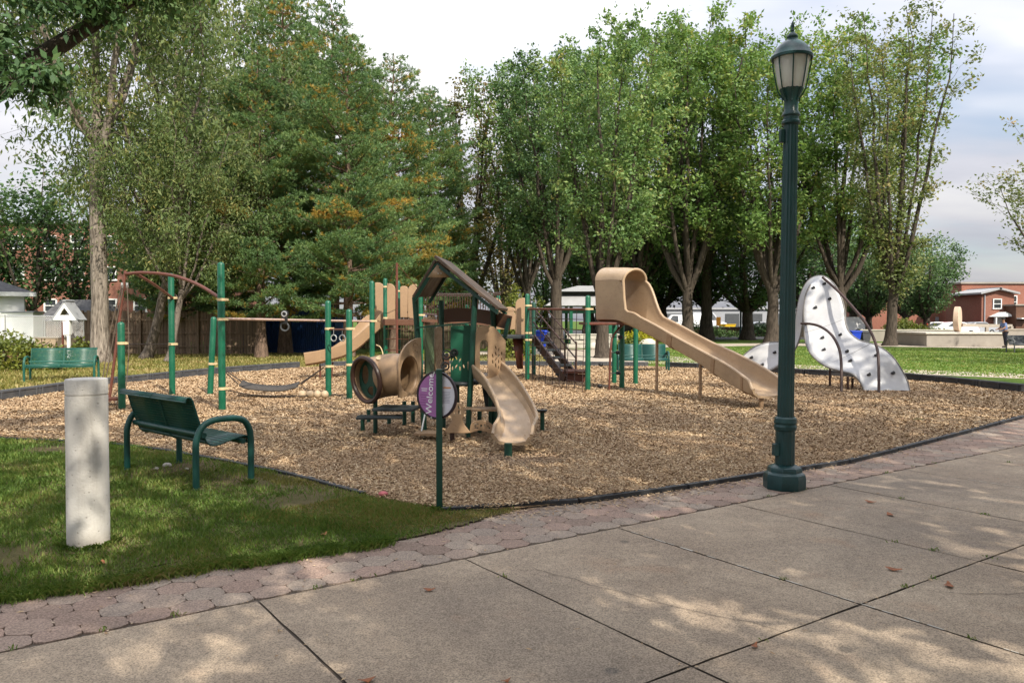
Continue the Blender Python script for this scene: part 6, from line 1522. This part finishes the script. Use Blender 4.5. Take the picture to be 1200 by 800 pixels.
# -- park zelkova row
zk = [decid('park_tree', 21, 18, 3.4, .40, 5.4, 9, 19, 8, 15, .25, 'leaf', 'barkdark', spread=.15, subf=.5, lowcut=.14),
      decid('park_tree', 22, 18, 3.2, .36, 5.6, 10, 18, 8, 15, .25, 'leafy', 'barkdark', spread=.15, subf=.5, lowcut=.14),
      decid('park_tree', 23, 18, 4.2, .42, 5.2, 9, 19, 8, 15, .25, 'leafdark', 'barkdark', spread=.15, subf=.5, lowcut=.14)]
G = 'park trees behind the playground'
def zel(i, px, Y, top, label, ws=1.0, rz=None):
    h = Htop(top, Y) / 18.0; return plant(zk[i], px, Y, label, 'tree', G, h * ws, rz, None, h)
zel(0, 618, 50, 82, 'grey green park tree left of the leaning trunk by the pavilion', .8)
zel(2, 652, 42, 66, 'multi stem park tree beside the blue bin and pavilion', .95)
zel(0, 706, 33, 44, 'thick park tree directly behind the tall hooded slide', .92)
zel(1, 806, 56, 30, 'yellow green park tree with forked trunk right of the slide hood', .95)
zel(0, 748, 60, 44, 'park tree seen above the slide between two larger crowns', .9)
zel(2, 828, 63, 42, 'slender shaded park tree right of the forked trunk', .8)
zel(1, 905, 54, 44, 'large park tree with thick trunk just left of the lamp post', 1.0)
zel(1, 985, 56, 36, 'tall bright park tree just right of the lamp post', .95)
# -- right thin tree
tr1 = decid('thin_tree', 31, 21, 3.6, .33, 4.6, 10, 16, 7, 11, .24, 'leafsparse', 'barkdark', spread=.22, lead_out=(.3, .85), lean=(.25, 0))
plant(tr1, 1043, 49, 'tall thin leaved tree on the lawn right of the climber', s=1.0, rz=.4)
tr2 = decid('edge_tree', 33, 12.5, 3.2, .25, 4.6, 8, 13, 6, 12, .2, 'leafsparse', 'barkdark', spread=.2, lead_out=(.4, .95), topround=.8)
plant(tr2, 1268, 37, 'loose tree at the right frame edge beside the brick building', s=.92, rz=1.0)
# -- rounded trees by the lot
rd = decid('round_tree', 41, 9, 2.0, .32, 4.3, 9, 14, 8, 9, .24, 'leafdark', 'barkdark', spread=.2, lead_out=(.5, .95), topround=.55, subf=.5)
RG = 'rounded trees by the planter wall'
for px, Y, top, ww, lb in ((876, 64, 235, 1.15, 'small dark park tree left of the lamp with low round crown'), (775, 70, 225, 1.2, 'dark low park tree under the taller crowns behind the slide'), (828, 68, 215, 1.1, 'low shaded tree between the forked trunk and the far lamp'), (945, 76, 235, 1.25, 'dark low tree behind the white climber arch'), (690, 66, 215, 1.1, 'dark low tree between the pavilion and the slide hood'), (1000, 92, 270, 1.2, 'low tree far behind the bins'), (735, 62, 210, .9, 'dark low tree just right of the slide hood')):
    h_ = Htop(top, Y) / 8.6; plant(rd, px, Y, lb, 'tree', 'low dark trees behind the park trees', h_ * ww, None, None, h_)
plant(rd, 1086, 72, 'broad rounded dark green tree left of the millstone', 'tree', RG, Htop(284, 72) / 8.6, .3)
plant(rd, 1018, 78, 'rounded tree above the bins beyond the climber', 'tree', RG, Htop(282, 78) / 8.6, 2.2)
plant(rd, 1060, 86, 'rounded tree half hidden between the thin tree and the broad one', 'tree', RG, Htop(292, 86) / 8.6, 4)
PG = 'pines along the left fence'
plant(pn[0], 306, 33, 'leaning white pine behind the overhead rail with bright lower boughs', 'pine', PG, Htop(70, 33) / 16, .5)
plant(pn[1], 334, 37, 'tall pine with yellowing needles at the centre of the pine clump', 'pine', PG, Htop(-10, 37) / 16, 1.5)
plant(pn[0], 408, 33.5, 'big pine behind the curved slide with layered green boughs', 'pine', PG, Htop(45, 33.5) / 16, 2.6)
plant(pn[1], 462, 39, 'orange tinged pine at the right end of the pine clump', 'pine', PG, Htop(62, 39) / 16, 3.3)
plant(pn[0], 250, 41, 'dark pine behind the rail post left of the pine clump', 'pine', PG, Htop(90, 41) / 16, 4.0)
plant(pn[1], 392, 44, 'back pine rising above the clump toward the sky gap', 'pine', PG, Htop(5, 44) / 16, 5.0)
plant(pn[0], 505, 47, 'shaded pine beside the brownish tree behind the playhouse', 'pine', PG, Htop(105, 47) / 16, 5.6)
bt = decid('brown_tree', 61, 16.5, 2.6, .35, 4.8, 8, 15, 7, 10, .26, 'leafbrown', 'barkdark', spread=.24)
plant(bt, 548, 52, 'olive brown tree between the pines and the park trees', s=Htop(96, 52) / 16.5)
plant(bt, 590, 66, 'second olive brown tree low behind the playhouse roof', s=Htop(170, 66) / 16.5)
# -- left feathery trees
wl1 = decid('feathery_tree', 71, 19, 8.0, .31, 6.6, 6, 18, 9, 22, .24, 'leafdroop', 'barkpale', asp=.32, spread=.26, droop=.6, hang=.5, lead_out=(.3, .9), lean=(.2, 0), topround=.2, lowcut=.48)
plant(wl1, 117, 29, 'tall pale barked tree with forked trunk and drooping leaves at left', s=1.0, rz=2.2)
wl2 = decid('leaning_tree', 73, 15.5, 4.4, .2, 5.8, 7, 16, 8, 24, .24, 'leafdroop', 'bark', asp=.32, spread=.24, droop=.6, hang=.6, lead_out=(.4, 1.0), lean=(1.3, 0), topround=.2, lowcut=.22)
plant(wl2, 170, 32, 'leaning tree with low feathery boughs right of the pale trunk', s=1.0, rz=-.2)
plant(wl2, 262, 43, 'feathery tree rising behind the pines at the top left', s=1.55, rz=2.9)
plant(pn[0], 214, 37, 'deep green pine between the leaning trunk and the arched bar', 'pine', 'pines along the left fence', Htop(120, 37) / 16, 1.1)
plant(wl2, 196, 29.5, 'small feathery tree between the arched bar and the board fence', s=.62, rz=1.3)
mp = decid('broadleaf_tree', 81, 9, 1.8, .2, 3.8, 7, 13, 7, 6, .22, 'leafdark', 'barkdark', asp=.75, spread=.22, lead_out=(.4, 1.0), topround=.4)
plant(mp, 40, 48, 'dark broadleaf tree above the white shed roof', s=Htop(190, 48) / 9, rz=1)
plant(mp, 95, 50, 'dark broadleaf tree between the shed and the pale trunk', s=Htop(215, 50) / 9, rz=3)
plant(mp, -25, 47, 'dark broadleaf tree at the far left edge over the shed', s=Htop(200, 47) / 9, rz=5)
plant(mp, 190, 44, 'broadleaf tree in shade behind the board fence', s=Htop(230, 44) / 9, rz=2)
# -- fill beyond the fence
for px, Y, top, lb in ((440, 62, 250, 'shaded tree filling the gap behind the curved slide'), (520, 70, 230, 'dark tree behind the playhouse roof peak'), (640, 78, 240, 'dark background tree behind the pavilion roof'), (700, 84, 235, 'background tree between pavilion and slide hood'), (760, 96, 270, 'low background tree above the parked white van')):
    plant(mp, px, Y, lb, s=Htop(top, Y) / 9)
# -- shrubs
def shrub(name, seed, rx, ry, h, n, L, leafm, label, px, Y, cat='shrub', asp=.6):
    g = np.random.default_rng(seed); P = g.normal(0, 1, (n, 3)); P /= np.linalg.norm(P, axis=1)[:, None]; P *= g.uniform(.55, 1.05, (n, 1)) ** .5
    lum = 1 + .16 * np.sin(P[:, 0] * 5 + seed) + .14 * np.sin(P[:, 2] * 6 + P[:, 1] * 4); P *= lum[:, None]
    P[:, 0] *= rx; P[:, 1] *= ry; P[:, 2] = np.abs(P[:, 2]) * h
    t_ = thing(name, label, cat, (xat(px, Y), Y, 0)); V, F = leaf_quads(P, g, L, asp, .4); np_mesh('foliage', V, F, M[leafm], parent=t_)
    b = MB()
    for i in range(9):
        a = i * .7; b.tube([(0, 0, 0), (math.cos(a) * rx * .35, math.sin(a) * ry * .35, h * .55), (math.cos(a) * rx * .7, math.sin(a) * ry * .7, h * .85)], [.03, .02, .006], 5, cap=False)
    b.build('stems', M['barkdark'], t_, local=True)
    return t_
shrub('leafy_shrub', 91, 1.5, .9, 1.05, 3600, .13, 'hedge', 'leafy sunlit green shrub at the left edge beside the far bench', 18, 24.5)
shrub('leafy_shrub', 92, .5, .4, .8, 700, .13, 'hedge', 'small pale shrub at the foot of the pale forked trunk', 100, 29.5)
shrub('yellow_shrub', 93, 1.05, .7, .95, 2200, .13, 'yellowbush', 'bright yellow shrub beyond the slide beside the boulder', 747, 44.5)
shrub('leafy_shrub', 94, .9, .6, .6, 1600, .13, 'hedge', 'low green shrub in front of the bright yellow shrub', 739, 43.2)
shrub('leafy_shrub', 95, .85, .8, 2.5, 3600, .16, 'hedge', 'tall sunlit pale green shrub behind the right tan panels', 600, 32.5)
shrub('leafy_shrub', 96, 1.2, 1.2, 2.6, 2600, .2, 'hedge', 'sunlit pale green shrub behind the upper panels near the stairs', 632, 54)
shrub('clipped_hedge', 97, 2.8, .9, 1.5, 4200, .2, 'hedge', 'yellow green hedge on the planter wall under the rounded trees', 1064, 62)
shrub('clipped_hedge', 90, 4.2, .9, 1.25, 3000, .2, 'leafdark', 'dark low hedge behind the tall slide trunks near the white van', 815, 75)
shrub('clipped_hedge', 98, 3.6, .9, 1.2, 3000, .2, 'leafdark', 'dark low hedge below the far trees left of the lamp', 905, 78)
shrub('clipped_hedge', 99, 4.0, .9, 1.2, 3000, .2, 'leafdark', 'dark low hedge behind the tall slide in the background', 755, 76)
# -- near tree on the left whose limb crosses the top left corner
g = np.random.default_rng(5); wood = MB(); att = []
tb = Vector((-8.6, 6.0, 0)); nt = thing('overhanging_tree', 'dark tree limb with hanging leaves crossing the top left corner', 'tree', (tb.x, tb.y, 0))
tr_ = spline([(0, 0, -.05), (.1, .1, 1.5), (.35, .3, 3.0), (.5, .4, 4.6), (.3, .5, 7.5), (.1, .2, 10.5)], 16); wood.tube(tr_, [.42 * (1 - i / 18) + .03 for i in range(16)], 14, cap=False)
def L_(px, py, Y): return at(px, py, Y) - tb
mainl = spline([tuple(Vector(tr_[6])), tuple(L_(-60, 120, 7.6)), tuple(L_(0, 92, 7.9)), tuple(L_(55, 62, 8.1)), tuple(L_(105, 30, 8.3)), tuple(L_(150, 2, 8.5)), tuple(L_(215, -50, 8.8)), tuple(L_(300, -120, 9.2))], 30); wood.tube(mainl, [.13 - .09 * i / 30 for i in range(30)], 10, cap=False)
def hang_cluster(c, n, r_, drop):
    c = Vector(c)
    for i in range(n):
        e = c + Vector((g.normal(0, r_), g.normal(0, r_), -abs(g.normal(0, drop)) + .1)); wood.tube([c, (c + e) / 2 + Vector((0, 0, .05)), e], [.006, .004, .002], 3, cap=False)
        for q in range(14): p = c.lerp(e, g.uniform(.2, 1.05)); att.append((p.x + g.normal(0, .06), p.y + g.normal(0, .06), p.z + g.normal(0, .05)))
for px, py, Y, n, r_, dr in ((180, -8, 8.6, 20, .25, .2), (225, -18, 8.8, 20, .25, .22), (120, 12, 8.2, 16, .2, .2), (-5, 30, 7.6, 16, .25, .15), (30, 0, 7.6, 18, .28, .12), (70, -8, 7.9, 16, .24, .12), (15, 98, 7.3, 14, .18, .15), (42, 80, 7.2, 16, .18, .22), (60, 95, 7.3, 14, .14, .16), (110, -6, 8, 22, .25, .16), (150, -18, 8.3, 22, .3, .18), (-20, 60, 7.4, 26, .3, .3), (-45, 20, 7.4, 26, .35, .3), (200, -38, 8.6, 22, .3, .2), (330, -60, 9, 26, .35, .25), (270, -52, 9, 22, .32, .2), (400, -80, 9, 24, .4, .25), (20, -30, 8, 26, .4, .2), (90, -50, 8, 26, .4, .2)):
    hang_cluster(L_(px, py, Y), n, r_, dr)
for i in range(46):
    a = g.uniform(0, 6.28); f = g.uniform(.45, 1); p0 = interp(tr_, f); le = g.uniform(1.2, 3.4); pts = limb(wood, p0, (math.cos(a), math.sin(a) - .35, .35), le, .05, 4, g, .0, .15, .008, 5)
    for q in (.55, .8, 1.0): hang_cluster(interp(pts, q), 8, .4, .25)
wood.build('trunk', M['barkdark'], nt, local=True, angle=60)
V, F = leaf_quads(np.array(att), g, .105, .42, .1, 1.2); np_mesh('crown', V, F, M['leafdark'], parent=nt)
# -- trees behind and beside the camera that shade the plaza
shd = decid('shade_tree', 101, 13.5, 3.4, .36, 5.8, 9, 12, 7, 7, .30, 'leaf', 'bark', spread=.19, lead_out=(.4, 1.0), topround=.3, subf=.5)
SG = 'shade trees standing outside the picture'
for x, y, s, lb in ((2.4, -1.0, .80, 'shade tree close right of the camera'), (7.8, 2.4, .82, 'shade tree right of the camera over the plaza edge'), (11.8, 3.4, .85, 'shade tree right of the picture beside the pavers'), (4.3, 1.0, .88, 'shade tree right of the camera casting over the playhouse'), (12.0, -5.5, .95, 'shade tree behind right of the camera over the plaza'), (-3.2, -4.0, .9, 'shade tree behind left of the camera'), (3.2, -8.2, .9, 'shade tree standing behind the camera'), (15.0, 8.6, .95, 'shade tree far right of the chips'), (27, 21, 1.0, 'shade tree right of the picture by the far path'), (35, 31, 1.0, 'shade tree far right of the picture by the lawn')):
    plant(shd, 0, y, lb, 'tree', SG, s, None, x)
